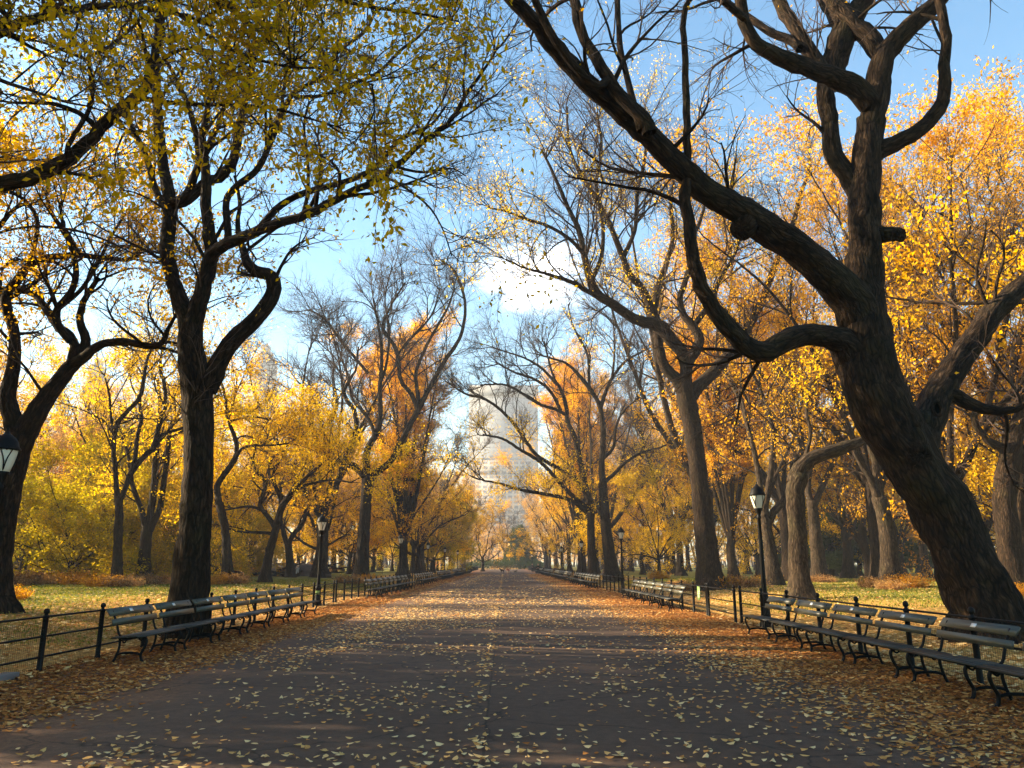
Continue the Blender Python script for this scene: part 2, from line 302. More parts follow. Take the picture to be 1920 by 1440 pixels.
def tubes(P, R, K, rng=None, rough=0.0, flare=None):
    B, N = R.shape
    d = np.empty_like(P); d[:, 1:-1] = P[:, 2:] - P[:, :-2]; d[:, 0] = P[:, 1] - P[:, 0]; d[:, -1] = P[:, -1] - P[:, -2]
    small = np.linalg.norm(d, axis=-1) < 1e-7
    if small.any():
        d[:, 0][small[:, 0]] = (P[:, 2] - P[:, 0])[small[:, 0]]; d[:, -1][small[:, -1]] = (P[:, -1] - P[:, -3])[small[:, -1]]
    T = nrm(d)
    ref = np.where(np.abs(T[:, 0, 2:3]) > 0.8, np.array([[1.0, 0.1, 0]]), np.array([[0, 0.1, 1.0]]))
    u = nrm(ref - (ref * T[:, 0]).sum(-1, keepdims=True) * T[:, 0])
    U = np.empty_like(P)
    for i in range(N):
        u = nrm(u - (u * T[:, i]).sum(-1, keepdims=True) * T[:, i]); U[:, i] = u
    W = np.cross(T, U)
    a = np.arange(K) * 2 * math.pi / K
    arc = np.concatenate([np.zeros((B, 1)), np.cumsum(np.linalg.norm(np.diff(P, axis=1), axis=-1), 1)], 1)
    RR = np.repeat(R[:, :, None], K, 2)
    if rough:
        ph = rng.uniform(0, 6.28, (B, 8))
        g = np.zeros_like(RR)
        for j, (ka, kl, am) in enumerate(((1, 1.3, .35), (2, 2.1, .45), (3, 3.3, .45), (5, 1.7, .35), (2, 7.0, .25), (4, 9.0, .2), (7, 2.5, .25))):
            g += am * np.sin(ka * a[None, None] + ph[:, j, None, None] + np.sin(kl * arc + ph[:, (j + 3) % 8, None])[:, :, None] * 1.8 + kl * arc[:, :, None] * 0.5)
        RR = RR * (1 + rough * g)
    if flare is not None:                                     # root lobes on the first tube: (height, amount)
        z = arc[:1]; f = np.exp(-z / flare[0]) * flare[1]
        RR[:1] *= 1 + f[:, :, None] * (1 + 0.55 * np.sin(5 * a + 1.3 + 0.4 * np.sin(2 * a)))[None, None]
    V = P[:, :, None] + RR[..., None] * (np.cos(a)[:, None] * U[:, :, None] + np.sin(a)[:, None] * W[:, :, None])
    off = np.zeros(B) if rng is None else rng.uniform(0, 40, B)
    BC = np.stack([R[:, :, None] * np.cos(a) + off[:, None, None], R[:, :, None] * np.sin(a) + 0 * off[:, None, None], np.repeat(arc[:, :, None], K, 2) + off[:, None, None]], -1)
    return V, ringq(B, N, K), BC
def leaf_quads(acc, rng, P, size, tint, m, droop=0.3, wide=0.5):
    n = len(P)
    if n == 0: return
    a = rng.normal(size=(n, 3)); a[:, 2] -= droop * 2; a = nrm(a)
    b_ = nrm(np.cross(a, rng.normal(size=(n, 3)))); c = np.cross(a, b_)
    s = (size * rng.uniform(0.65, 1.3, n))[:, None]
    fold = rng.uniform(-0.18, 0.18, (n, 1))
    V = np.stack([P, P + a * s * 0.45 + b_ * s * wide * 0.5 + c * s * fold, P + a * s, P + a * s * 0.45 - b_ * s * wide * 0.5 + c * s * fold], 1)
    acc.add(V, np.arange(n * 4).reshape(n, 4), m, tint)
def waves(rng, freq, k=5):
    A = rng.normal(size=(k, 3)) * freq; ph = rng.uniform(0, 6.28, k)
    return lambda P: np.sin(P @ A.T + ph).sum(-1) / k * 1.6

# ------------------------------------------------------------------ tree growing
def grow(rng, P0, D0, L, N, wig, up, droop=0.0):
    B = len(P0); P = np.empty((B, N, 3)); P[:, 0] = P0; D = nrm(D0)
    st = (L / (N - 1))[:, None]; w = rng.normal(size=(B, 3)) * wig
    for i in range(1, N):
        w = 0.55 * w + rng.normal(size=(B, 3)) * wig * 0.8
        D = D + w; D[:, 2] += up - droop * i / N; D = nrm(D)
        P[:, i] = P[:, i - 1] + D * st
    return P
def spawn(rng, P, R, cnt, t0, t1, ang, lift, tip=0):
    """children: positions, directions, parent radius, parent index, t"""
    B, N = R.shape
    idx = np.repeat(np.arange(B), cnt); t = t0 + (t1 - t0) * rng.uniform(0, 1, len(idx)) ** 0.85
    if tip:
        idx = np.concatenate([idx, np.repeat(np.arange(B), tip)]); t = np.concatenate([t, np.full(B * tip, 0.97)])
    f = t * (N - 1); i = np.minimum(f.astype(int), N - 2); w = (f - i)[:, None]
    p = P[idx, i] * (1 - w) + P[idx, i + 1] * w; T = nrm(P[idx, i + 1] - P[idx, i]); r = R[idx, i] * (1 - w[:, 0]) + R[idx, i + 1] * w[:, 0]
    s = nrm(np.cross(T, rng.normal(size=T.shape)))
    s[:, 2] += lift; s = nrm(s - (s * T).sum(-1, keepdims=True) * T * 0.6)
    a = rng.uniform(ang[0], ang[1], len(idx))[:, None]
    return p, nrm(T * np.cos(a) + s * np.sin(a)), r, idx, t
def spline(nodes, N):
    nodes = np.asarray(nodes, float); n = len(nodes)
    if n == 2: nodes = np.stack([nodes[0], nodes.mean(0), nodes[1]]); n = 3
    d = np.r_[0, np.cumsum(np.sqrt(np.linalg.norm(np.diff(nodes[:, :3], axis=0), axis=1)) + 1e-6)]
    out = []
    ext = np.vstack([2 * nodes[0] - nodes[1], nodes, 2 * nodes[-1] - nodes[-2]])
    for u in np.linspace(0, d[-1], N):
        i = min(np.searchsorted(d, u, side='right') - 1, n - 2); t = (u - d[i]) / (d[i + 1] - d[i])
        p0, p1, p2, p3 = ext[i:i + 4]
        out.append(0.5 * (2 * p1 + (p2 - p0) * t + (2 * p0 - 5 * p1 + 4 * p2 - p3) * t * t + (3 * p1 - p0 - 3 * p2 + p3) * t ** 3))
    return np.array(out)
def flesh(seed, limbs, leafm, dens=0.6, lsize=0.09, l1=1.1, l1len=(1.6, 3.4), n2=7, l2len=(0.7, 1.6), n3=5, l3len=(0.25, 0.6), up=0.05,
          leaf_per=3, clump=0.45, cthr=0.0, lo=None, hi=None, bark=None, K=10, rough=0.05, flare=(0.55, 0.55), thin=1.0, skip_leafless=0, minr=0.0, droop=0.0,
          bare=(), tmean=0.5, tspread=0.28, wide=0.5, tipn=3, leaf_on_l1=False):
    """limbs: list of (nodes[n,4] = x,y,z,r, twig factor). Returns trunk mesh and crown mesh round the first node."""
    rng = np.random.default_rng(seed); org = np.array(limbs[0][0][0][:3]); org[2] = limbs[0][0][0][2]
    wood, crown = Acc(), Acc()
    P1, D1, R1, L1 = [], [], [], []
    for j, (nodes, tw) in enumerate(limbs):
        nodes = np.asarray(nodes, float); length = np.linalg.norm(np.diff(nodes[:, :3], axis=0), axis=1).sum()
        N = int(np.clip(length * 5, 12, 60)); S = spline(nodes, N); S[:, 3] = np.maximum(S[:, 3], 0.006)
        big = nodes[:, 3].max() > 0.12
        if big: S[1:-1, :3] += rng.normal(size=(N - 2, 3)) * 0.012
        P, R = S[None, :, :3], S[None, :, 3]
        if nodes[-1, 3] > 0.06 and tw == 0:                     # sawn stub: close the end
            P = np.concatenate([P, P[:, -1:] + (P[:, -1:] - P[:, -2:-1]) * 0.05], 1); R = np.concatenate([R, [[1e-3]]], 1)
        V, Q, Bc = tubes(P, R, (K + 8 if big and j == 0 else K if big else 7), rng, rough if big else rough * 0.6, flare if j == 0 else None)
        wood.add(V, Q, 0, None, Bc)
        if tw > 0:
            cnt = max(1, int(round(length * l1 * tw))); t0 = 0.45 if j == 0 else 0.18
            p, d, r, _, t = spawn(rng, S[None, :, :3], S[None, :, 3], cnt, t0, 1.0, (0.45, 1.15), 0.5, tipn if j else 1)
            P1.append(p); D1.append(d); R1.append(r); L1.append(rng.uniform(*l1len, len(p)) * (1.15 - 0.35 * t))
    P0 = np.concatenate(P1); D0 = np.concatenate(D1); r0 = np.concatenate(R1); L = np.concatenate(L1)
    A = grow(rng, P0, D0, L, 9, 0.16, up, droop); ra = np.clip(r0 * 0.55, 0.012, 0.055)[:, None] * np.linspace(1, 0.3, 9)[None] * thin
    V, Q, Bc = tubes(A, ra, 5, rng); wood.add(V, Q, 0, None, Bc)
    p, d, r, ia, _ = spawn(rng, A, ra, n2, 0.15, 1.0, (0.4, 1.0), 0.25, 2)
    Bp = grow(rng, p, d, rng.uniform(*l2len, len(p)), 6, 0.16, up * 0.7, droop); rb = np.clip(r * 0.6, 0.006, 0.022)[:, None] * np.linspace(1, 0.4, 6)[None] * thin
    V, Q, Bc = tubes(Bp, rb, 4, rng); crown.add(V, Q, 0, None, Bc)
    p, d, r, ib, _ = spawn(rng, Bp, rb, n3, 0.1, 1.0, (0.35, 0.95), 0.1, 1)
    Cp = grow(rng, p, d, rng.uniform(*l3len, len(p)), 4, 0.14, up * 0.4, droop); rc = np.clip(r * 0.6, 0.0035, 0.008)[:, None] * np.linspace(1, 0.5, 4)[None] * thin
    V, Q, Bc = tubes(Cp, rc, 3, rng); crown.add(V, Q, 0, None, Bc)
    # leaves
    pool = [Cp[:, 1:].reshape(-1, 3)] if not leaf_on_l1 else [Cp[:, 1:].reshape(-1, 3), Bp[:, 2:].reshape(-1, 3)]
    X = np.repeat(np.concatenate(pool), leaf_per, 0); X = X + rng.normal(size=X.shape) * lsize * 0.7
    w1 = waves(rng, clump); w2 = waves(rng, clump * 2.6); wv = 0.6 * w1(X) + 0.4 * w2(X)
    pr = np.clip(dens * (1 + 1.6 * (wv - cthr)), 0, 1)
    if lo is not None:                                        # bare tops: fade between two heights (above the base)
        pr = pr * np.clip(1 - (X[:, 2] - org[2] - lo) / (hi - lo), 0, 1)
    for (bx, by, bz, br) in bare: pr = pr * (np.linalg.norm(X - np.array([bx, by, bz]), axis=1) > br)
    X = X[rng.uniform(size=len(X)) < pr]
    tint = np.clip(tmean + tspread * (0.7 * w1(X * 0.7) + 0.5 * rng.normal(size=len(X))), 0, 1)
    leaf_quads(crown, rng, X, lsize, tint, 1, 0.35, wide)
    tm = wood.build('trunk', [bark or BARK], True, org); cm_ = crown.build('crown', [TWIG, leafm], True, org)
    return tm, cm_, org
def trace(Y0, *limbs, base=None):
    """limbs traced as (dy_end, twig, [(px, py, width_px), ...]) at world depth Y0 + dy"""
    out = []
    for j, (d0, d1, tw, nodes) in enumerate(limbs):
        n = len(nodes); res = []
        for i, (x, y, w) in enumerate(nodes):
            Y = Y0 + d0 + (d1 - d0) * i / (n - 1)
            p = at(x, y, Y); dep = (p - CAM) @ FW
            res.append((*p, w / 2 * dep / F))
        if j == 0:
            g = float(gz(res[0][0], res[0][1])) - 0.06; res[0] = (res[0][0], res[0][1], g, res[0][3])
        out.append((res, tw))
    return out
def plant_tree(name, label, limbs, cat='tree', group=None, **kw):
    tm, cm_, org = flesh(limbs=limbs, **kw)
    o = thing(name, label, cat, org, 0, group)
    link('trunk', tm, o); link('crown', cm_, o)
    return o

# ------------------------------------------------------------------ ground
def sheet(name, xs, ys, m, z):
    X, Y = np.meshgrid(xs, ys); Z = z(X, Y); nx, ny = len(xs), len(ys)
    i, j = np.meshgrid(np.arange(nx - 1), np.arange(ny - 1)); a = (j * nx + i).ravel()
    o = link(name, raw_mesh(name, np.stack([X, Y, Z], -1).reshape(-1, 3), np.stack([a, a + 1, a + nx + 1, a + nx], -1), [m]))
    o['kind'] = 'structure'; return o
half = np.concatenate([np.linspace(0, 7, 8), np.linspace(7.2, 30, 70), np.linspace(31, 80, 40), np.geomspace(85, 1500, 24)])
sheet('ground', np.concatenate([-half[:0:-1], half]), np.concatenate([np.linspace(-60, 160, 180), np.geomspace(165, 2400, 30)]), LAWN,
      lambda X, Y: gz(X, Y) - 0.012)
sheet('promenade_path', np.linspace(-7.22, 6.68, 30), np.linspace(-30, 236, 140), ASPH,
      lambda X, Y: 0.006 * np.sin(X * 0.9) * np.sin(Y * 0.3) - 0.0007 * np.maximum(np.abs(X) - 4, 0) ** 2)
sheet('cross_path', np.linspace(-70, 70, 60), np.linspace(224, 238, 6), ASPH, lambda X, Y: gz(X, Y) + 0.012)
kb = Acc(); STONE, _n, _l, _b = mat('kerb_stone', (0.16, 0.15, 0.14), 0.9); x_ = noise(_n, _l, None, 25, 5); bumped(_n, _l, _b, x_.outputs[0], 0.4, 0.02)
for k in range(9): kb.box((-7.26 + 0.004 * (k % 2), 1.4 + k * 1.26, 0.02), (0.22, 1.245, 0.15))
o = link('kerb', kb.build('kerb', [STONE], False)); o['kind'] = 'structure'

# ------------------------------------------------------------------ traced trees
T1 = plant_tree('elm_tree', 'black-trunked elm behind the west bench row, forking into a Y with an S-bent stem', trace(18.5,
 (0, 0, 0.15, [(353,1152,78),(356,1112,68),(362,1050,64),(366,980,58),(371,900,55),(372,820,53),(370,760,56),(364,700,54),(357,655,46),(358,610,42)]),
 (0, 1.0, .5, [(356,640,40),(352,605,34),(337,560,30),(320,515,27),(313,470,26),(315,440,26),(321,395,26),(316,365,24),(307,320,20),(300,260,19),(296,215,18),(293,160,16),(292,100,13),(300,30,10),(310,-40,8)]),
 (.3, -1.0, 1, [(326,380,20),(340,374,18),(355,357,16),(367,323,14),(387,287,12),(410,230,10),(425,190,8),(440,140,6)]),
 (.3, 1.2, 1, [(316,398,16),(300,372,13),(287,340,12),(273,290,11),(243,228,9),(228,180,7),(215,130,5)]),
 (.2, .8, 1, [(364,330,12),(372,300,12),(368,255,11),(353,200,10),(333,155,9),(315,120,7),(290,80,5)]),
 (.3, 2.2, .8, [(330,384,18),(350,377,17),(383,345,18),(417,330,18),(437,300,18),(445,255,17),(452,225,14),(467,150,12),(480,95,11),(507,58,10),(525,25,9),(545,-15,8),(560,-60,6)]),
 (0, -.6, .6, [(358,625,36),(372,575,33),(383,530,30),(394,495,29),(397,468,27),(390,420,22),(385,370,20),(384,310,16),(380,250,13),(392,190,10),(400,120,7)]),
 (-.4, -3.2, 1.8, [(395,480,26),(410,466,24),(437,453,22),(467,440,20),(507,423,18),(567,405,17),(640,370,15),(723,327,13),(773,283,11),(813,253,10),(847,223,9),(880,167,7),(917,117,5),(935,80,4)]),
 (-.8, -1.0, 1, [(470,440,16),(490,425,14),(520,390,13),(567,363,12),(640,343,11),(690,323,10),(725,290,9),(753,260,8),(807,235,6),(835,200,4)]),
 (-.4, .8, 1, [(418,464,16),(428,445,14),(424,380,13),(443,350,13),(483,317,12),(507,267,11),(512,240,10),(530,215,9),(550,175,9),(600,145,8),(633,97,7),(683,60,6),(707,15,5)]),
 (-1.2, -1.6, 1, [(567,407,8),(577,360,7),(577,300,6),(570,235,5),(580,190,4)]),
 (.4, .2, 1, [(552,182,8),(600,180,7),(640,165,7),(707,137,6),(750,95,6),(787,67,5),(820,30,4)]),
 (-2.2, -2.8, 1, [(688,340,6),(705,330,6),(740,340,5),(800,383,4),(830,430,3),(847,480,2.5)]),
 (-.0, .9, .5, [(385,730,46),(405,692,38),(425,655,33),(445,630,32),(480,597,30),(505,563,29),(514,532,27),(502,513,24),(480,508,22),(463,492,18),(456,468,14),(446,430,10),(450,380,7),(440,330,5)]),
 ), seed=11, leafm=L_OLIVE, flare=(.6, .16), dens=.17, lsize=.12, l1=1.1, n2=8, n3=6, clump=.5, cthr=.15, leaf_per=2, l1len=(1.4, 3.2), l2len=(.6, 1.5), droop=.06)

T2 = plant_tree('elm_tree', 'massive leaning elm beside the benches with a knothole and twisting limbs', trace(16.4,
 (0, 0, 0, [(1866,1192,132),(1845,1135,114),(1818,1075,106),(1785,1000,104),(1750,930,106),(1705,855,108),(1662,785,112),(1636,725,110),(1624,665,100),(1622,600,84),(1621,540,68),(1620,470,60),(1621,400,58),(1622,330,54),(1626,270,50),(1632,225,48)]),
 (0, -.6, .4, [(1630,240,46),(1640,198,46),(1648,150,42),(1657,110,38),(1685,72,36),(1730,30,32),(1785,-25,28),(1840,-90,22)]),
 (-.2, .8, .4, [(1660,112,36),(1632,75,36),(1602,48,34),(1575,18,34),(1545,-20,30),(1510,-70,24)]),
 (-.2, -1.6, .4, [(1632,195,42),(1607,166,40),(1575,148,38),(1545,138,35),(1510,125,32),(1465,108,30),(1428,90,27),(1404,60,24),(1391,20,22),(1382,-30,19),(1370,-90,14)]),
 (-1.4, -2.2, .5, [(1394,34,16),(1368,12,14),(1340,-12,13),(1300,-50,9)]),
 (.3, .6, .4, [(1556,165,34),(1566,115,46),(1576,78,46),(1592,42,40),(1616,8,34),(1640,-30,28),(1670,-90,20)]),
 (.4, 1.4, .5, [(1582,52,34),(1560,15,32),(1540,-25,28),(1520,-80,20)]),
 (.2, 1.2, .5, [(1545,140,30),(1530,113,30),(1507,80,27),(1480,35,24),(1452,-15,21),(1430,-70,15)]),
 (.4, 1.6, .6, [(1500,92,17),(1480,74,16),(1447,62,15),(1410,37,14),(1345,-8,12)]),
 (.1, .4, .3, [(1610,365,38),(1588,328,35),(1564,292,33),(1556,240,31),(1550,190,31),(1548,150,28)]),
 (.1, -1.0, .4, [(1640,288,40),(1662,274,32),(1692,262,28),(1738,232,26),(1763,200,24),(1772,165,22),(1771,115,20),(1773,65,18),(1766,20,16),(1750,-40,12)]),
 (-.1, -.4, 0, [(1640,440,34),(1660,441,29),(1676,439,26),(1690,442,25)]),
 (0, -4.5, .35, [(1612,600,86),(1585,552,72),(1535,502,64),(1482,458,58),(1413,413,57),(1363,383,50),(1310,345,46),(1273,310,44),(1220,258,42),(1173,215,38),(1130,180,36),(1090,143,34),(1050,100,32),(1010,52,30),(965,3,28),(925,-45,24),(880,-110,16)]),
 (-1.1, -1.3, 0, [(1425,405,50),(1406,414,54),(1394,423,48),(1386,433,38)]),
 (-3.0, -3.4, .5, [(1218,250,30),(1200,215,26),(1160,177,24),(1120,117,22),(1090,60,20),(1077,0,18),(1065,-60,13)]),
 (-3.2, -4.4, .6, [(1140,150,20),(1117,160,12),(1075,123,17),(1033,63,16),(1003,0,14),(980,-60,9)]),
 (-3.0, -2.4, .7, [(1202,245,16),(1187,190,14),(1173,133,12),(1163,90,11),(1160,43,10),(1158,-10,9)]),
 (0, -2.6, .45, [(1600,668,70),(1575,640,52),(1545,629,43),(1507,627,40),(1467,643,40),(1430,661,40),(1398,648,38),(1363,613,34),(1337,577,30),(1313,533,27),(1300,485,24),(1292,420,22),(1284,368,20),(1288,300,16),(1287,200,14),(1284,100,12),(1283,20,10),(1318,-30,8)]),
 (.1, 2.6, .4, [(1722,838,66),(1735,805,60),(1757,745,52),(1793,687,46),(1827,637,44),(1860,590,42),(1897,553,38),(1930,525,34),(1990,475,28),(2050,400,20)]),
 (.6, .2, .4, [(1775,735,30),(1795,744,27),(1815,757,24),(1847,768,20),(1885,772,15),(1920,760,10)]),
 (-.3, -.6, 0, [(1700,800,60),(1714,835,54),(1722,858,46),(1727,866,38)]),
 ), seed=12, leafm=L_ORANGE, dens=.10, lsize=.10, l1=.9, n2=6, n3=4, cthr=.3, leaf_per=1, K=16, rough=.10, flare=(.5, .35), l1len=(1.3, 3.0))
# knothole on the rising limb: raised lip round a flat disc, inner shade painted near-black
kh = Acc(); ka = np.linspace(0, 2 * math.pi, 25)
c0 = at(1752, 768, 16.0); 
kh.tube(np.stack([c0[0] + .085 * np.cos(ka), c0[1] + 0 * ka - .10, c0[2] + .15 * np.sin(ka)], -1), .04, 8, 0, False)
HOLE_SHADE, _, _, _ = mat('knot_shade_disc', (0.006, 0.005, 0.004), 1.0, 0, 0)
q = np.stack([c0[0] + .08 * np.cos(ka[:-1]), c0[1] + 0 * ka[:-1] - .09, c0[2] + .14 * np.sin(ka[:-1])], -1)
cen = np.array([[c0[0], c0[1] - .09, c0[2]]]); V = np.concatenate([q, cen]); i_ = np.arange(0, 24, 2)
kh.add(V, np.stack([i_, i_ + 1, (i_ + 2) % 24, np.full(12, 24)], -1), 1)
k_ = link('knothole', kh.build('knothole', [BARK, HOLE_SHADE], True, T2.location), T2)

T3 = plant_tree('elm_tree', 'tall elm with a sunlit trunk foot rising out of rusty plants', trace(44,
 (0, 0, 0, [(1334,1102,50),(1329,1060,43),(1322,1000,38),(1314,930,34),(1306,860,32),(1299,805,33),(1291,768,36),(1284,735,34),(1283,712,30)]),
 (0, -1, .6, [(1278,726,26),(1266,708,23),(1250,692,20),(1239,668,19),(1235,638,18),(1232,605,18),(1226,580,14),(1237,530,12),(1250,493,10),(1262,440,8),(1258,380,6),(1266,320,4)]),
 (0, -5, .7, [(1283,718,26),(1287,690,23),(1278,660,24),(1263,643,24),(1237,613,24),(1190,598,20),(1153,573,18),(1120,550,17),(1103,510,14),(1095,475,12),(1085,430,10),(1063,385,8),(1040,330,6),(1015,280,4)]),
 (-3.6, -6, 1, [(1140,564,11),(1120,556,10),(1073,530,8),(1023,513,6),(985,503,4),(955,490,2.5)]),
 (-1.5, -3, .8, [(1232,608,15),(1207,547,14),(1180,513,13),(1167,480,12),(1140,413,10),(1113,365,9),(1083,317,7),(1067,267,5),(1063,200,4)]),
 (-3.5, -4, 1, [(1110,525,9),(1128,480,8),(1130,420,7),(1118,350,6),(1128,280,5),(1120,210,3.5)]),
 (-4, -6, 1, [(1097,480,8),(1070,450,7),(1030,425,6),(985,410,5),(945,395,4),(915,390,3)]),
 (-2, -1, 1, [(1168,485,9),(1190,430,8),(1195,360,7),(1210,290,6),(1205,220,4)]),
 (0, 1.5, .8, [(1284,700,22),(1294,676,20),(1306,655,20),(1311,633,18),(1298,610,16),(1283,592,14),(1275,560,12),(1290,510,10),(1300,450,8),(1320,390,6),(1325,320,4)]),
 (0, 3, .7, [(1296,742,28),(1310,724,25),(1324,711,24),(1358,675,22),(1382,650,20),(1405,610,17),(1430,560,15),(1452,500,12),(1480,440,10),(1500,370,8),(1520,310,5)]),
 (1, 1.5, 1, [(1300,612,11),(1330,570,10),(1352,520,8),(1380,470,6),(1395,410,4)]),
 ), seed=13, leafm=L_YELLOW, dens=.30, lsize=.13, l1=1.4, n2=9, n3=8, l1len=(2.5, 6.5), l2len=(1.0, 2.4), l3len=(.4, .9), cthr=.35, leaf_per=2, thin=1.0, flare=(.8, .3), droop=.05)

T4 = plant_tree('elm_tree', 'leaning elm behind the west lamp post, hung with orange and green leaves', trace(22,
 (0, 0, 0, [(-20,1160,70),(-12,1090,56),(-2,1010,50),(12,930,48),(28,860,47),(42,815,46)]),
 (0, .5, .5, [(40,820,46),(72,768,36),(103,725,31),(130,690,27),(150,668,24),(160,640,18),(150,600,14),(160,560,11),(185,520,8)]),
 (0, -1.5, .8, [(140,682,22),(173,657,17),(200,643,14),(233,640,14),(277,650,13),(305,643,11),(316,615,8),(330,590,5)]),
 (0, 1, .8, [(136,684,20),(138,640,17),(110,612,17),(87,580,14),(65,553,13),(35,543,12),(-5,540,9)]),
 (0, -1, .8, [(132,640,15),(110,612,15),(105,590,15),(112,573,12),(135,545,12),(143,510,11),(137,475,9),(120,430,7),(112,380,5)]),
 (0, -.5, .6, [(36,830,36),(25,790,33),(15,745,30),(24,690,24),(30,640,20),(16,590,19),(12,558,18),(35,520,16),(60,495,14),(110,480,12),(170,480,10),(230,487,8),(265,480,5)]),
 (-.5, -1, 1, [(40,515,10),(60,480,9),(70,415,8),(45,375,7),(0,350,6)]),
 (0, .6, 1, [(12,570,14),(-10,520,13),(-20,460,11),(10,410,9),(40,380,6)]),
 (0, 0, 1, [(150,480,9),(128,440,8),(100,405,7),(85,360,5)]),
 (-1, -2.5, 1, [(-30,470,6),(-10,440,5),(60,425,5),(130,430,5),(190,447,4),(255,478,3)]),
 (0, .5, 1, [(108,580,9),(150,545,8),(180,500,7),(205,450,5),(235,400,4)]),
 ), seed=14, leafm=L_GOLD, dens=.5, lsize=.12, l1=1.3, n2=7, n3=5, clump=.5, leaf_per=2, tmean=.45, l1len=(1.6, 3.4))

T5 = plant_tree('elm_tree', 'elm with a heavy limb and drooping olive leaves overhanging the west lawn', trace(11.5,
 (0, 0, 0, [(-700,1260,200),(-690,1100,150),(-680,950,130),(-665,800,125),(-640,700,110)]),
 (0, -.3, .3, [(-640,740,80),(-520,620,62),(-360,510,48),(-180,410,38),(-60,362,32),(0,345,29),(65,330,27),(110,308,26),(150,284,23),(190,240,22),(225,205,21),(257,182,22),(280,150,18),(290,110,15),(297,60,13),(305,0,11),(320,-60,8)]),
 (-.2, -.8, 1, [(120,303,12),(127,285,10),(130,267,9),(167,207,8),(173,170,8),(167,107,7),(193,95,6),(235,65,5),(270,30,3.5)]),
 (-.6, -1.2, 1, [(166,112,6),(130,100,5),(90,83,4),(30,65,3.5),(-20,45,3)]),
 (0, -2.4, 1, [(-640,720,60),(-480,480,46),(-300,280,34),(-140,140,26),(0,60,20),(120,20,15),(230,10,11),(330,25,7),(400,50,5)]),
 (0, -1.4, 1, [(-640,720,60),(-520,420,50),(-360,150,40),(-160,-40,30),(60,-100,22),(280,-60,16),(420,10,11),(500,70,7),(560,130,4)]),
 (-1, -2.6, .45, [(230,-80,12),(420,-60,11),(560,-20,9),(680,10,7),(780,25,5),(860,40,3)]),
 (-.2, -.9, 1, [(257,182,11),(300,190,9),(370,196,8),(440,196,7),(520,205,6),(590,225,4),(640,240,3)]),
 (-1.5, -3, 1, [(-60,120,10),(0,150,8),(60,170,6),(120,190,5),(170,200,3)]),
 (-1, -3.2, 1, [(300,0,9),(380,60,7),(450,100,6),(540,125,5),(620,130,4),(700,160,3)]),
 ), seed=15, leafm=L_OLIVE, dens=.28, lsize=.10, l1=1.9, n2=7, n3=6, clump=1.1, cthr=.05, leaf_per=3, droop=.10, l1len=(.8, 1.9), l2len=(.4, 1.0), l3len=(.2, .5), K=14, leaf_on_l1=True)

T6 = plant_tree('elm_tree', 'stub-limbed elm with a bent mossy arm just behind the east lamp post', trace(31,
 (0, 0, 0, [(1503,1122,44),(1500,1085,36),(1497,1030,34),(1493,970,33),(1491,920,34),(1498,890,33)]),
 (0, 0, .2, [(1492,905,32),(1500,880,30),(1520,861,27),(1545,851,25),(1575,842,24),(1605,831,20),(1625,815,13),(1632,790,8)]),
 (0, .6, .6, [(1500,880,10),(1512,850,8),(1520,810,7),(1512,770,6),(1520,720,4)]),
 ), seed=16, leafm=L_YELLOW, dens=.35, lsize=.12, l1=.7, n2=5, n3=4, leaf_per=2, bark=BARK2, l1len=(1, 2.2))

def mid(label, Y0, *limbs, **kw):
    d = dict(leafm=L_GOLD, dens=.45, lsize=.15, l1=.75, n2=8, n3=6, l1len=(2.2, 5.0), l2len=(1.0, 2.4), l3len=(.4, .9), cthr=.1, leaf_per=2, thin=1.1, flare=(.7, .28), K=8)
    d.update(kw)
    return plant_tree('elm_tree', label, trace(Y0, *limbs), **d)
mid('slender elm splitting into twin wavy stems at the edge of the west lawn', 46,
 (0, 0, 0, [(219,1096,24),(220,1060,18),(221,1020,16),(223,960,15),(223,935,15)]),
 (0, -1, 1, [(221,945,12),(218,910,10),(217,880,9),(213,850,9),(215,815,9),(222,790,9),(240,770,8),(262,745,8),(270,710,7),(275,680,5),(290,640,4)]),
 (0, 1, 1, [(225,938,11),(235,915,10),(245,888,11),(265,862,11),(290,837,10),(305,815,7),(350,800,5),(380,780,3)]),
 (0, 1, 1, [(285,842,8),(292,822,8),(300,790,8),(310,760,7),(308,720,7),(300,690,6),(305,650,4)]),
 (0, 2, 1, [(243,890,8),(253,860,9),(257,820,8),(265,785,8),(262,750,6),(270,700,4)]),
 (0, -1, 1, [(214,818,6),(208,780,5),(205,740,4),(195,700,3)]),
 seed=21, leafm=L_YELLOW, dens=.7, tmean=.6, bark=BARK)
mid('dark three-stemmed elm standing beside the slender twin-stemmed one', 50,
 (0, 0, 0, [(270,1088,26),(271,1060,22),(273,1020,20),(276,985,20)]),
 (0, 0, 1, [(274,990,14),(263,950,10),(250,915,9),(245,890,8),(240,850,6),(228,820,4)]),
 (0, 1, 1, [(277,990,15),(284,950,14),(290,900,13),(293,850,11),(298,800,9),(300,760,7),(296,710,5)]),
 (0, -1, 1, [(280,995,14),(297,960,11),(305,920,11),(312,870,10),(318,810,9),(327,785,7),(346,763,5),(352,720,4)]),
 seed=22, leafm=L_YELLOW, dens=.55, tmean=.5)
mid('curving grey elm just right of the thick black Y-forked trunk', 50,
 (0, 0, 0, [(427,1090,24),(426,1050,18),(424,1015,16),(421,985,15),(414,955,15),(408,932,13)]),
 (0, 0, .9, [(409,938,13),(407,912,12),(418,893,11),(436,867,10),(444,845,9),(440,820,8),(433,800,7),(427,780,6),(422,740,5),(412,700,4),(418,650,3)]),
 (0, -1, 1, [(438,868,8),(452,843,6),(475,835,5),(500,835,4),(540,832,3)]),
 (0, 1, 1, [(430,790,5),(450,785,4),(480,782,3.5),(515,790,2.5)]),
 seed=23, leafm=L_GOLD, dens=.6)
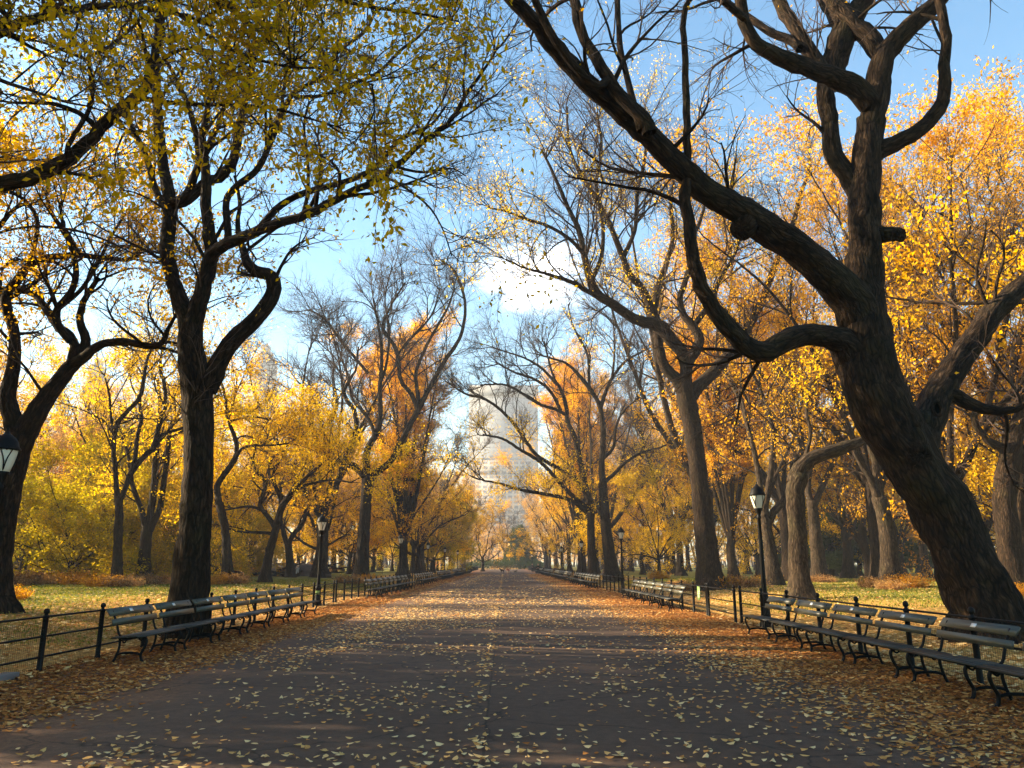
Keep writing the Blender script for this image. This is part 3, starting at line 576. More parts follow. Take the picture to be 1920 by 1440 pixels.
mid('low wide-crowned elm leaning east on the lawn in front of the rock', 52,
 (0, 0, 0, [(496,1090,24),(499,1068,18),(504,1040,16),(511,1015,15),(519,985,14)]),
 (0, -1, 1, [(517,990,14),(527,955,13),(537,938,12),(560,910,9),(580,890,6),(605,868,4)]),
 (0, 1, 1, [(517,990,10),(506,973,9),(497,962,8),(488,945,8),(495,920,7),(500,905,6),(485,890,6),(475,870,5),(478,845,4),(490,810,3)]),
 (0, 2, 1, [(530,950,9),(520,920,7),(505,890,6),(508,865,5),(527,843,4)]),
 (0, 2.5, 1, [(510,1000,7),(480,998,5),(450,997,4),(425,990,3)]),
 (0, 1, 1, [(500,960,6),(470,950,5),(440,953,4),(415,958,3)]),
 (0, -2, 1, [(555,915,6),(590,905,5),(625,900,4),(660,905,3)]),
 seed=24, leafm=L_YELLOW, dens=.85, cthr=-.2, leaf_per=3, tmean=.5)
mid('forked elm rising right in front of the dark rock', 75,
 (0, 0, 0, [(545,1078,18),(543,1050,14),(540,1018,13)]),
 (0, 0, 1, [(540,1025,10),(532,1000,9),(526,975,8),(530,945,6),(525,905,4)]),
 (0, 0, 1, [(541,1025,10),(549,1003,9),(565,985,8),(575,962,7),(582,935,7),(580,910,5),(588,880,3.5)]),
 seed=25, leafm=L_GOLD, dens=.8, cthr=-.1, lsize=.2, thin=1.5)
mid('bare-topped elm with a hooked curling limb near the end of the bench row', 66,
 (0, 0, 0, [(676,1088,36),(678,1065,28),(680,1030,24),(683,990,22),(686,940,21),(689,905,22),(691,888,22)]),
 (0, -1.5, .8, [(688,900,17),(680,888,14),(665,875,13),(643,867,13),(620,865,13),(605,847,12),(593,832,11),(592,815,9),(605,800,8),(620,788,7),(632,760,6),(628,730,4)]),
 (0, 0, .9, [(640,868,10),(658,835,11),(668,800,10),(663,768,9),(650,750,8),(645,733,7),(655,713,6),(668,690,4),(672,650,3)]),
 (0, 1, .9, [(691,895,16),(686,862,13),(691,838,12),(703,818,12),(711,795,11),(713,760,9),(713,715,8),(716,670,6),(711,620,5),(700,560,3.5)]),
 (0, 2, 1, [(702,822,9),(698,800,7),(680,770,6),(662,750,6),(650,700,4),(630,640,3)]),
 (0, -1, .7, [(695,898,17),(708,884,14),(730,868,12),(750,835,12),(765,803,11),(778,780,11),(788,760,11),(805,728,9),(833,678,8),(861,636,7),(872,589,6),(869,553,5.5),(858,519,5),(845,500,4),(828,490,3)]),
 (-.5, 1, .9, [(783,768,9),(772,740,9),(751,711,8),(745,661,7),(731,636,6),(717,614,5),(735,570,4),(760,530,3)]),
 (-.5, 0, .9, [(785,758,9),(783,735,8),(780,700,7),(794,661,6),(814,622,5),(839,578,4),(852,540,3)]),
 (0, 1, 1, [(746,665,5),(765,640,5),(790,615,4),(812,585,3.5),(825,540,2.5)]),
 (.5, 2, 1, [(713,720,6),(725,680,5),(730,620,4),(722,560,3),(735,500,2.5)]),
 (.5, 2, 1, [(690,700,6),(640,640,5),(610,600,4),(580,580,3)]),
 seed=26, leafm=L_GOLD, dens=.8, l1=.75, n2=10, n3=9, l1len=(3, 6), lo=9.5, hi=16.5, lsize=.17, leaf_per=2, thin=1.15, up=.07)
mid('wide bare elm with a dome of fine twigs and low yellow sprays', 70,
 (0, 0, 0, [(1150,1090,34),(1147,1062,25),(1141,1030,22),(1136,985,20),(1132,940,18),(1130,905,16)]),
 (0, 0, .8, [(1131,915,14),(1128,870,12),(1131,820,11),(1129,785,10),(1122,755,9),(1104,727,8),(1086,704,7),(1064,683,5),(1036,672,4),(1005,664,3)]),
 (0, 1, .9, [(1126,765,8),(1136,733,7),(1149,707,6),(1171,679,5),(1193,665,4),(1222,650,3)]),
 (.2, .5, 1, [(1146,713,5),(1150,690,4.5),(1152,650,3.5),(1150,600,2.5)]),
 (0, -1, 1, [(1106,730,6),(1104,700,5),(1104,676,4.5),(1096,651,4),(1074,609,3),(1065,570,2)]),
 (0, -1, .8, [(1108,960,13),(1100,920,11),(1088,865,10),(1079,825,10),(1064,790,9),(1062,765,8),(1053,734,7),(1040,711,5),(1030,680,4),(1020,640,3)]),
 (-.5, -3, 1, [(1062,778,7),(1040,767,6),(1010,757,6),(970,732,5),(943,721,4),(900,722,3)]),
 (-.5, -2, 1, [(1052,770,7),(1032,734,6),(1004,712,5),(965,698,4),(930,680,3)]),
 (-.5, -1, 1, [(1045,722,6),(1015,690,5),(985,672,4),(950,660,3),(920,650,2.5)]),
 (0, -3, .9, [(1110,945,11),(1085,905,9),(1054,882,8),(1004,851,7),(960,790,6),(915,751,5),(877,740,4),(855,728,3)]),
 (0, -3, .9, [(1105,955,10),(1080,936,9),(1054,910,8),(1015,868,7),(975,843,6),(943,823,5),(905,815,3.5)]),
 (0, -4, .9, [(1100,960,9),(1070,938,8),(1038,929,7),(985,920,6),(938,907,4.5),(895,898,3)]),
 (0, 2, 1, [(1131,905,8),(1150,890,7),(1170,870,6),(1200,850,5),(1235,840,3.5),(1260,830,2.5)]),
 (0, 1, 1, [(1131,860,7),(1150,838,6),(1155,800,5),(1170,770,4),(1200,745,3)]),
 (0, .5, .3, [(1112,1082,22),(1110,1040,17),(1108,1000,15),(1108,955,14)]),
 seed=27, leafm=L_YELLOW, dens=.8, l1=.75, n2=10, n3=9, l1len=(2.5, 5), lo=9.5, hi=15, lsize=.17, thin=1.1, up=.05)
mid('pale-barked elm with a wide fan of bare stems behind the east lamp post', 47,
 (0, 0, 0, [(1452,1088,34),(1448,1060,26),(1443,1025,21),(1438,990,19),(1434,965,18),(1432,945,18)]),
 (0, 1, .9, [(1431,955,13),(1427,920,11),(1423,895,11),(1415,850,10),(1405,810,9),(1390,760,8),(1372,720,7),(1352,685,5),(1340,640,3.5)]),
 (0, -1, .9, [(1434,955,13),(1441,912,12),(1447,870,11),(1450,820,10),(1443,780,9),(1430,740,7),(1412,700,6),(1400,650,4),(1395,600,3)]),
 (0, 0, .8, [(1438,985,16),(1452,958,15),(1467,942,14),(1485,908,12),(1492,870,9),(1505,830,7),(1500,780,5),(1510,720,3.5)]),
 (0, 1, 1, [(1438,940,9),(1452,900,7),(1465,870,6),(1482,835,5),(1500,790,3)]),
 (0, 2, 1, [(1449,830,6),(1462,790,6),(1478,740,5),(1485,690,4),(1475,640,3)]),
 (0, 2, 1, [(1400,790,6),(1388,740,5),(1362,700,4),(1330,660,3)]),
 seed=28, leafm=L_GOLD, dens=.38, bark=BARK2, n2=7, n3=5, thin=1.2, cthr=.2)
mid('thick grey trunk half hidden behind the bent mossy elm', 54,
 (0, 0, 0, [(1537,1080,34),(1534,1050,26),(1530,1010,23),(1526,970,20),(1522,940,19)]),
 (0, 0, .9, [(1521,950,13),(1515,910,11),(1522,870,10),(1535,830,9),(1528,780,7),(1540,720,5),(1555,660,4)]),
 (0, 1, .9, [(1525,950,13),(1545,905,11),(1560,870,9),(1570,820,8),(1590,770,6),(1600,700,4)]),
 (0, 1, .9, [(1560,870,8),(1590,800,7),(1560,740,6),(1530,690,5),(1500,640,4),(1490,580,3)]),
 seed=29, leafm=L_YELLOW, dens=.5, bark=BARK2)
mid('sunlit pale trunk with a ring of rusty plants on the east lawn', 43,
 (0, 0, 0, [(1673,1094,48),(1669,1060,34),(1666,1020,31),(1661,985,28),(1654,955,27),(1648,932,27)]),
 (0, -.5, .6, [(1646,940,18),(1637,912,14),(1628,890,12),(1616,872,12),(1606,852,11),(1600,820,9),(1585,780,7),(1580,730,5)]),
 (0, .5, .8, [(1648,935,20),(1646,895,17),(1641,862,15),(1633,838,14),(1640,800,12),(1655,750,10),(1690,700,8),(1700,640,7),(1690,560,6),(1710,480,5),(1730,400,4)]),
 (0, 2, 1, [(1652,760,9),(1665,700,8),(1710,620,7),(1745,570,6),(1740,500,5),(1760,430,4),(1780,350,3)]),
 (0, 2, 1, [(1740,520,5),(1790,470,5),(1830,430,4),(1870,350,4),(1890,290,3)]),
 (0, 3, 1, [(1710,630,6),(1760,640,5),(1800,620,5),(1830,570,4),(1860,520,3)]),
 seed=30, leafm=L_GOLD, dens=.5, cthr=.1, bark=BARK2, l1=.9, l1len=(3, 6), leaf_per=3)
mid('dark elm forking low behind the sunlit pale trunk', 62,
 (0, 0, 0, [(1635,1070,24),(1628,1045,17),(1620,1020,15),(1616,985,14)]),
 (0, 0, 1, [(1617,990,11),(1621,955,10),(1630,930,9),(1640,900,6),(1655,870,4)]),
 (0, 1, 1, [(1622,1030,12),(1607,1010,11),(1592,987,10),(1580,960,8),(1570,920,6),(1575,880,4)]),
 seed=31, leafm=L_GREEN, dens=.6, tmean=.7)
mid('far dark trunk with a low arm seen under the great leaning elm', 68,
 (0, 0, 0, [(1737,1068,22),(1732,1045,15),(1728,1010,14),(1722,965,13)]),
 (0, 0, 1, [(1728,1000,10),(1712,988,9),(1693,965,7),(1675,942,5),(1655,930,3)]),
 (0, 0, 1, [(1722,970,10),(1715,930,8),(1725,890,6),(1715,850,4)]),
 (0, 1, 1, [(1726,990,7),(1742,955,6),(1750,915,5),(1770,880,3)]),
 seed=32, leafm=L_RUST, dens=.7)
mid('gnarled burly trunk wrapped in rust-coloured creeper at the edge of the east lawn', 34,
 (0, 0, 0, [(1897,1098,60),(1894,1060,46),(1890,1000,40),(1885,940,40),(1889,880,40),(1897,840,36),(1905,800,30)]),
 (0, -1, .7, [(1893,850,24),(1876,838,18),(1852,826,15),(1833,802,13),(1828,776,12),(1846,763,11),(1880,758,9),(1905,730,6)]),
 (0, 0, .7, [(1903,810,26),(1915,760,22),(1900,700,18),(1912,640,15),(1935,580,12),(1930,510,9)]),
 (0, 1, .7, [(1912,770,16),(1945,730,14),(1980,690,11),(2000,620,8)]),
 (.3, 2, .8, [(1905,700,10),(1870,650,9),(1885,590,8),(1850,530,7),(1855,490,6),(1900,480,4)]),
 seed=33, leafm=L_RUST, dens=.75, rough=.13, lsize=.13, l1=1.1, tmean=.65, leaf_per=3)
mid('plain grey trunk standing close beside the creeper-wrapped one', 37,
 (0, 0, 0, [(1920,1090,34),(1916,1050,24),(1912,990,22),(1911,930,20),(1918,880,18)]),
 (0, 0, 1, [(1917,890,16),(1930,830,13),(1960,770,10),(1970,700,7),(1990,620,4)]),
 seed=34, leafm=L_RUST, dens=.5)

# ------------------------------------------------------------------ procedural trees: one mesh pair per kind, then copies
def elm_limbs(seed, H, fork, nl, r0, out, upr, wig=0.07, lean=0.0, low=0, stems=1):
    rng = np.random.default_rng(seed); L = []
    t = [(0, 0, -0.1, r0 * 1.25), (lean * .1, .02, fork * .2, r0), (lean * .5 + rng.normal() * .1, rng.normal() * .1, fork * .6, r0 * .86), (lean, 0, fork, r0 * .85)]
    L.append((t, 0.1))
    a0 = rng.uniform(0, 6.28)
    for k in range(nl):
        az = a0 + k * 2.4 + rng.uniform(-.3, .3); o = out * rng.uniform(.55, 1.25)
        low_k = k < low
        z0 = fork * (rng.uniform(.75, .97) if not low_k else rng.uniform(.6, .8))
        p = np.array([[lean * z0 / fork, 0, z0]]); d = np.array([[math.cos(az) * o, math.sin(az) * o, 1.0 if not low_k else .25]])
        ln = (H - z0) * rng.uniform(.78, 1.05) * (1 if not low_k else .6)
        P = grow(rng, p, d, np.array([ln]), 11, wig, upr if not low_k else upr * .6)[0]
        rr = r0 * (.62 if nl < 6 else .45) * rng.uniform(.8, 1.1) * np.linspace(1, .12, 11) ** .9
        L.append(([(*q, r) for q, r in zip(P, rr)], 1.0))
    return L
KIND = {}
def kind(key, limbs, **kw):
    d = dict(lsize=.22, l1=.5, n2=6, n3=4, l1len=(2.2, 4.8), l2len=(1.0, 2.4), l3len=(.4, .9), leaf_per=2, thin=1.5, flare=(.8, .45), K=7, dens=.6, cthr=0)
    d.update(kw); tm, cm_, _ = flesh(limbs=limbs, **d); KIND[key] = (tm, cm_)
_cnt = {}
def place(key, name, label, x, y, rz=0.0, sc=1.0, group=None, cat='tree'):
    z = float(gz(x, y)) - .03
    o = thing(name, label, cat, (x, y, z), rz, group); o.scale = (sc, sc, sc) if np.isscalar(sc) else sc
    link('trunk', KIND[key][0], o); link('crown', KIND[key][1], o)
    return o
kind('bare', elm_limbs(41, 24, 5.5, 6, .48, .55, .05), seed=41, leafm=L_GOLD, dens=.42, lo=8, hi=15, n2=9, n3=8, l1=.6)
kind('bare2', elm_limbs(42, 26, 6.5, 5, .52, .7, .04, .09), seed=42, leafm=L_ORANGE, dens=.45, lo=9, hi=17, n2=9, n3=8, l1=.6, bark=BARK2)
kind('gold', elm_limbs(43, 21, 4.5, 6, .40, .8, .03, .1, low=2), seed=43, leafm=L_GOLD, dens=.62, leaf_per=3, bark=BARK, lsize=.19, n2=7, n3=5)
kind('yellow', elm_limbs(44, 17, 3.5, 7, .30, .9, .02, .1, low=3), seed=44, leafm=L_YELLOW, dens=.8, leaf_per=3, cthr=-.1, lsize=.19, n2=7, n3=5)
kind('orange', elm_limbs(45, 23, 5, 8, .42, .65, .04, .08), seed=45, leafm=L_ORANGE, dens=.42, leaf_per=3, n2=9, n3=7, clump=.6, cthr=.1, lsize=.16, l1=.6, thin=1.2)
kind('fan', elm_limbs(46, 25, 4.0, 15, .50, .26, .06, .035), seed=46, leafm=L_ORANGE, dens=.6, l1=.7, l1len=(1.4, 3.4), l2len=(.7, 1.6), leaf_per=3, n2=7, n3=6, lsize=.17, up=.12, thin=1.1)
kind('green', elm_limbs(47, 14, 2.5, 8, .26, 1.0, .01, .1, low=4), seed=47, leafm=L_GREEN, dens=1.0, leaf_per=4, cthr=-.3)
kind('tan', elm_limbs(48, 18, 4, 7, .30, .7, .03, .08), seed=48, leafm=L_TAN, dens=.75, leaf_per=3, bark=BARK2)
kind('rust', elm_limbs(49, 16, 3.2, 7, .32, .8, .02, .1, low=2), seed=49, leafm=L_RUST, dens=.9, leaf_per=3)
kind('pink', elm_limbs(50, 12, 2.5, 7, .22, .8, .02, .1, low=2), seed=50, leafm=L_PINK, dens=.9, leaf_per=3)
kind('shrubby', elm_limbs(51, 9.5, 1.0, 10, .16, 1.1, .0, .1, low=5), seed=51, leafm=L_GREEN, dens=1.0, leaf_per=4, cthr=-.4, tmean=.62, l1=.9, l1len=(1.2, 2.8), l2len=(.6, 1.4), lsize=.17)
def conifer_limbs(seed, H):
    rng = np.random.default_rng(seed); L = [([(0, 0, -.1, .3), (0, 0, H * .5, .17), (0, 0, H, .02)], .3)]
    for k in range(34):
        z = H * (.10 + .85 * k / 34); az = k * 2.4; ln = (H - z) * .36 + .5
        P = grow(rng, np.array([[0, 0, z]]), np.array([[math.cos(az), math.sin(az), .1]]), np.array([ln]), 6, .05, -.03)[0]
        L.append(([(*q, r) for q, r in zip(P, np.linspace(.05, .012, 6))], 1.5))
    return L
kind('conifer', conifer_limbs(52, 13), seed=52, leafm=L_DARK, dens=1.0, leaf_per=5, cthr=-.6, l1=.9, l1len=(.6, 1.3), l2len=(.4, .8), l3len=(.2, .5), up=-.02, lsize=.2)

P_ = place
# prominent singles, each where the photograph shows it
P_('fan', 'elm_tree', 'fastigiate orange elm, cluster of straight stems beside a west lamp post', xat(757, 82), 82, .3, (1.0, 1.0, 1.02))
P_('fan', 'elm_tree', 'dome-topped orange elm of many upright stems behind the wide bare elm', xat(1092, 96), 96, 2.0, (1.02, 1.02, 1.0))
P_('fan', 'elm_tree', 'upright multi-stemmed elm between the sunlit-footed elm and the east lamp post', xat(1374, 58), 58, 1.1, (.72, .72, .78))
P_('bare', 'elm_tree', 'fine-twigged bare elm high against the sky over the west lawn', xat(600, 74), 74, 4.0, (1.25, 1.25, 1.08))
P_('yellow', 'yellow_tree', 'small brilliant yellow tree beyond the east benches', xat(1096, 128), 128, .5, (.6, .6, .84))
P_('yellow', 'yellow_tree', 'bright yellow tree spreading behind the slim east lamp post', xat(1205, 92), 92, 2.5, (.85, .85, .72))
P_('yellow', 'yellow_tree', 'luminous yellow tree glowing behind the twin-stemmed elm', xat(185, 62), 62, 1.5, (.95, .95, 1.05))
P_('orange', 'orange_tree', 'big orange-crowned elm towering behind the leaning elm', xat(1800, 36), 36, .4, (.95, .95, 1.0))
P_('orange', 'orange_tree', 'tall orange elm filling the sky between the leaning elm and the sunlit-footed elm', xat(1478, 56), 56, 3.3, (1.05, 1.05, 1.12))
P_('orange', 'orange_tree', 'orange elm whose crown shows to the outside of the creeper-wrapped trunk', xat(1990, 42), 42, 2.4, (1.05, 1.05, 1.1))
P_('orange', 'orange_tree', 'orange elm rising straight behind the vertical stem of the leaning elm', xat(1650, 46), 46, 5.2, (1.05, 1.05, 1.15))
P_('bare2', 'elm_tree', 'half-bare elm with thin orange leaves high over the sunlit-footed elm', xat(1330, 60), 60, 2.2, (1.1, 1.1, 1.08))
P_('gold', 'golden_tree', 'golden elm with a full crown behind the pale-trunked elm', xat(1590, 66), 66, 5.0, 1.05)
P_('gold', 'golden_tree', 'golden elm arching over the rock on the west lawn', xat(600, 88), 88, 1.0, .95)
P_('gold', 'golden_tree', 'golden elm glowing behind the black Y-forked trunk', xat(455, 82), 82, 2.2, .95)
P_('green', 'green_tree', 'olive-green bushy tree at the west lawn edge behind the near lamp', xat(45, 54), 54, .3, (.95, .95, .72))
P_('shrubby', 'green_tree', 'low green and yellow thicket tree beneath the elms of the west lawn', xat(130, 50), 50, 1.0, (1.0, 1.0, .8))
P_('shrubby', 'green_tree', 'yellowing thicket tree near the slender twin-stemmed elm', xat(185, 56), 56, 2.0, (.8, .8, .75))
P_('pink', 'reddish_tree', 'small coral-red tree glimpsed behind the twin-stemmed elm', xat(212, 72), 72, 1.0, .95)
P_('green', 'green_tree', 'green tree with yellow edges beside the statue', xat(815, 128), 128, 2.0, (.58, .58, .95))
P_('gold', 'golden_tree', 'golden tree leaning over the statue plinth', xat(905, 175), 175, 4.0, (.8, .8, .7))
P_('conifer', 'evergreen_tree', 'dark evergreen at the end of the promenade', xat(975, 250), 250, 0, (1.1, 1.1, 1.0))
P_('conifer', 'evergreen_tree', 'dark spreading evergreen seen between the pale trunks of the east lawn', xat(1560, 84), 84, 1.0, (1.3, 1.3, .62))
P_('conifer', 'evergreen_tree', 'dark low evergreen behind the fork of the dark east elm', xat(1640, 92), 92, 2.0, (1.5, 1.5, .6))
P_('bare', 'elm_tree', 'pale bare tree standing alone at the far end of the promenade', xat(947, 262), 262, 1.0, (.9, .9, .9))
P_('tan', 'tan_tree', 'tan-leaved tree closing the vista beside the bare one', xat(915, 280), 280, 0, .9)
P_('green', 'green_tree', 'green tree behind the multi-stemmed orange elm', xat(800, 135), 135, 5.0, (1, 1, .9))
P_('rust', 'rust_tree', 'rust-leaved tree behind the creeper-wrapped trunk', xat(1850, 52), 52, .6, 1.05)
P_('rust', 'rust_tree', 'russet tree low behind the great leaning trunk', xat(1760, 60), 60, 2.6, .85)
# rows of elms down both sides
ORD = ['first', 'second', 'third', 'fourth', 'fifth', 'sixth', 'seventh', 'eighth', 'ninth', 'tenth', 'eleventh', 'twelfth', 'thirteenth', 'fourteenth', 'fifteenth',
       'sixteenth', 'seventeenth', 'eighteenth', 'nineteenth', 'twentieth']
rg = np.random.default_rng(5)
for side, nm in ((-1, 'west'), (1, 'east')):
    for row, (bx, y0) in enumerate(((11.6, 92), (21.5, 98))):
        seq = ['bare', 'gold', 'bare2', 'tan' if side < 0 else 'bare', 'orange', 'bare', 'gold', 'tan', 'bare2', 'orange']
        for k in range(10):
            y = y0 + k * 14.5 + rg.uniform(-2, 2); x = side * (bx + rg.uniform(-.8, .8))
            key = seq[(k + row * 3 + (side > 0) * 2) % 10]
            look = dict(bare='bare', gold='golden', bare2='half-bare', green='greenish', yellow='yellow', orange='orange', tan='tan')[key]
            P_(key, 'elm_tree', f'{look} elm, {ORD[k]} of the far {"outer" if row else "inner"} row, {nm} side', x, y, rg.uniform(0, 6.28), rg.uniform(.78, .98), 'elms lining the far promenade')
# scattered trees of the lawns beyond
LOOK = dict(bare='bare elm', bare2='half-bare elm', gold='golden elm', yellow='yellow tree', orange='orange elm', green='green tree', tan='tan tree', rust='russet tree', pink='coral-red tree', conifer='evergreen', shrubby='bushy green tree', fan='upright elm')
spots = [
 # px column, depth, kind, scale
 (20,84,'gold',1), (95,70,'tan',.8), (110,96,'orange',1), (150,110,'bare',1), (235,84,'gold',.9), (300,76,'yellow',.8), (330,100,'gold',1), (385,84,'yellow',.85), (395,120,'tan',1),
 (440,108,'green',1), (470,92,'gold',.9), (505,118,'orange',1), (560,112,'yellow',1), (585,140,'tan',1), (625,108,'gold',.95), (640,135,'orange',1), (655,98,'yellow',.75),
 (700,118,'rust',.9), (715,150,'tan',1), (735,128,'yellow',.8), (775,110,'gold',.8), (790,160,'pink',1), (820,150,'yellow',.8),
 (1130,165,'orange',.9), (1150,120,'yellow',.85), (1180,140,'tan',1), (1215,125,'orange',1), (1235,76,'yellow',.55), (1255,105,'gold',.9), (1275,84,'bare',.8), (1290,130,'orange',1.0), (1330,92,'orange',1), (1345,125,'tan',1),
 (1400,98,'gold',.9), (1420,78,'yellow',.7), (1450,110,'orange',1), (1480,82,'gold',.8), (1510,96,'yellow',.8), (1545,112,'orange',1), (1585,98,'rust',1), (1610,84,'yellow',.8), (1650,108,'gold',1),
 (1690,80,'gold',.9), (1720,110,'yellow',.9), (1765,96,'tan',.9), (1800,74,'gold',.8), (1840,110,'yellow',1), (1885,84,'gold',.9), (1935,64,'orange',.9),
 (-40,66,'gold',1), (-20,100,'rust',1), (60,120,'yellow',1.1), (260,125,'tan',1.1), (430,78,'shrubby',.7), (345,64,'shrubby',.8), (245,64,'shrubby',.9), (70,62,'green',.9)]
seen = {}
for px, Y, key, sc in spots:
    seen[(key, px > 946)] = n_ = seen.get((key, px > 946), -1) + 1
    P_(key, LOOK[key].replace(' ', '_').replace('-', '_'), f'{ORD[n_]} {LOOK[key]} of the {"east" if px > 946 else "west"} woods, counting from the left',
       xat(px, Y), Y, rg.uniform(0, 6.28), sc * rg.uniform(.9, 1.08), f'{LOOK[key]}s of the far woods')
# unseen elms added west of frame to shade promenade, some narrowed for sun strips
for k, (c, X) in enumerate(((-8, -24), (-3, -36), (1, -23), (4, -33), (7, -22), (9, -41), (12, -30), (15.5, -24), (15, -40), (31, -44), (20, -38), (40.5, -50), (55, -54), (66, -60), (77, -66), (90, -72))):
    key = ['orange', 'gold', 'yellow', 'gold'][k % 4]
    P_(key, 'elm_tree', f'{ORD[k]} unseen elm added for shade beyond the west edge, counted from the south', X, c - .2126 * X, k * 1.3, (1.1, 1.1, 1.05) if k < 9 else (.42, .42, 1.1) if k < 12 else (.75, .75, 1.05), 'unseen elms added for shade west of the lawn')

for k, (x, y, key) in enumerate(((24, 19, 'gold'), (33, 27, 'orange'), (29, 38, 'yellow'), (42, 34, 'tan'), (44, 48, 'gold'), (36, 12, 'bare2'), (52, 42, 'orange'))):
    P_(key, 'elm_tree', f'{ORD[k]} elm of the east lawn beyond the picture edge, counted northward', x, y, k * 1.9, .9, 'elms beyond the east edge')

# far woods: one mass that nobody could count
def woods(name, x0, x1, y0, y1, n, h0, h1, m, seed, ls=.9):
    r = np.random.default_rng(seed); a = Acc()
    nb = n // 40; cx_ = r.uniform(x0, x1, nb); cy2 = r.uniform(y0, y1, nb); H = r.uniform(h0, h1, nb)
    i = r.integers(0, nb, n); u = r.normal(size=(n, 3)); u = nrm(u) * r.uniform(.3, 1, (n, 1)) ** .5
    P = np.stack([cx_[i] + u[:, 0] * H[i] * .36, cy2[i] + u[:, 1] * H[i] * .36, H[i] * (.55 + .45 * u[:, 2])], -1)
    P[:, 2] += gz(P[:, 0], P[:, 1])
    w = waves(r, .12); leaf_quads(a, r, P, ls, np.clip(.5 + .25 * w(P) + .2 * r.normal(size=n), 0, 1), 0, .1, .7)
    T = np.stack([np.stack([cx_, cy2, np.zeros(nb)], -1), np.stack([cx_ + r.normal(size=nb), cy2, H * .5], -1), np.stack([cx_ + r.normal(size=nb) * 2, cy2, H * .9], -1)], 1)
    V, Q, _B = tubes(T, np.stack([.3 + 0 * H, .2 + 0 * H, .05 + 0 * H], 1), 5); a.add(V, Q, 1)
    o = link(name, a.build(name, [m, BARK], True)); o['kind'] = 'stuff'; return o
woods('far_orange_woods', -230, -28, 150, 330, 20000, 9, 17, L_TAN, 1)
woods('far_tan_woods', 30, 260, 150, 330, 14000, 9, 17, L_TAN, 2)
woods('far_golden_woods', -60, 70, 290, 380, 8000, 8, 15, L_TAN, 3)
woods('far_yellow_woods', 45, 230, 115, 200, 5000, 3, 8, L_GOLD, 4, .6)
woods('far_amber_woods', -210, -45, 120, 220, 9000, 4, 11, L_GOLD, 5, .6)
woods('undergrowth', -62, -22, 60, 100, 5000, .8, 2.2, L_RUST, 6, .2)

# ------------------------------------------------------------------ plants at the tree feet, bushes, hedge
def tuft_mesh(name, seed, n, h, rad, m, leafy=0):
    r = np.random.default_rng(seed); a = Acc()
    ang = r.uniform(0, 6.28, n); rr = rad * np.sqrt(r.uniform(0, 1, n)); P0 = np.stack([rr * np.cos(ang), rr * np.sin(ang), 0 * rr], -1)
    D = np.stack([np.cos(ang) * .45 * rr / rad, np.sin(ang) * .45 * rr / rad, np.ones(n)], -1) + r.normal(size=(n, 3)) * .25
    P = grow(r, P0, D, h * r.uniform(.5, 1.1, n), 5, .12, -.04); V, Q, _B = tubes(P, np.linspace(.009, .004, 5)[None] * np.ones((n, 1)), 3)
    a.add(V, Q, 0, np.repeat(r.uniform(0, 1, n), 4 * 3))
    X = P[:, 1:].reshape(-1, 3); X = np.repeat(X, 3 + leafy, 0) + r.normal(size=(len(X) * (3 + leafy), 3)) * .06
    leaf_quads(a, r, X, .085, np.clip(r.normal(.55, .25, len(X)), 0, 1), 0, .1, .6)
    return a.build(name, [m], True)
TUFT = [tuft_mesh('dry_plant', 61, 170, .62, .75, L_DRY), tuft_mesh('dry_plant', 62, 120, .5, .6, L_TAN), tuft_mesh('dry_plant', 63, 150, .7, .8, L_RUST)]
pl = [  # px, py of the foot, scale, label
 (1300,1108,1.0,'feathery rust plant left of the sunlit trunk foot'), (1268,1100,.9,'dry plant edging the fence left of the sunlit trunk foot'), (1356,1106,1.1,'rust plant tight against the sunlit trunk foot, lamp side'),
 (1385,1103,1.1,'tall amber plant between the sunlit trunk foot and the lamp'), (1410,1100,1.1,'amber plant just left of the east lamp post'), (1440,1096,.9,'amber plant right behind the east lamp post'),
 (1640,1102,1.0,'golden dry plant on the left of the pale sunlit trunk'), (1672,1106,1.0,'golden dry plant in front of the pale sunlit trunk'), (1705,1102,1.1,'golden dry plant on the right of the pale sunlit trunk'),
 (1536,1092,.9,'brown plant round the thick grey trunk'), (1553,1092,.8,'brown plant next to the thick grey trunk on its sunny side'), (1235,1086,1.0,'brown plant at the lawn edge beside the slim lamp post'),
 (215,1100,1.0,'brown plant at the foot of the slender twin-stemmed elm'), (240,1099,1.1,'brown plant between the twin-stemmed and three-stemmed elms'), (190,1100,1.0,'brown plant on the shaded side of the slender twin-stemmed elm'),
 (275,1096,1.1,'brown plant at the foot of the three-stemmed elm'), (300,1095,1.0,'brown plant left of the black Y-forked trunk'), (405,1096,1.0,'brown plant right of the black Y-forked trunk'), (435,1095,1.1,'brown plant at the foot of the curving grey elm'),
 (28,1122,.7,'small yellow-leaved plant on the shaded west lawn'), (10,1125,.8,'small plant at the picture edge on the west lawn'),
 (650,1095,1.0,'dry plant on the lawn before the bare-topped elm'), (668,1094,1.1,'dry plant touching the bare-topped elm'), (692,1092,1.0,'dry plant beyond the bare-topped elm by the fence'), (60,1096,1.5,'brown brush clump under the thicket trees'), (110,1095,1.5,'brown brush clump beside the thicket trees'), (150,1096,1.3,'brown brush clump leading to the twin-stemmed elm'), (20,1098,1.4,'brown brush clump behind the leaning west elm'),
 (600,1078,1.6,'brush clump beside the white-clothed figure'), (560,1078,1.4,'brush clump before the rock'), (480,1080,1.5,'brush clump at the shallow end of the rock'), (1890,1112,1.0,'leafy plant under the creeper-wrapped trunk'), (1910,1118,.8,'leafy plant by the plain grey trunk'), (1838,1168,.6,'straggly green plant on the left of the great leaning trunk'), (1900,1180,.6,'straggly green plant in front of the great leaning trunk')]
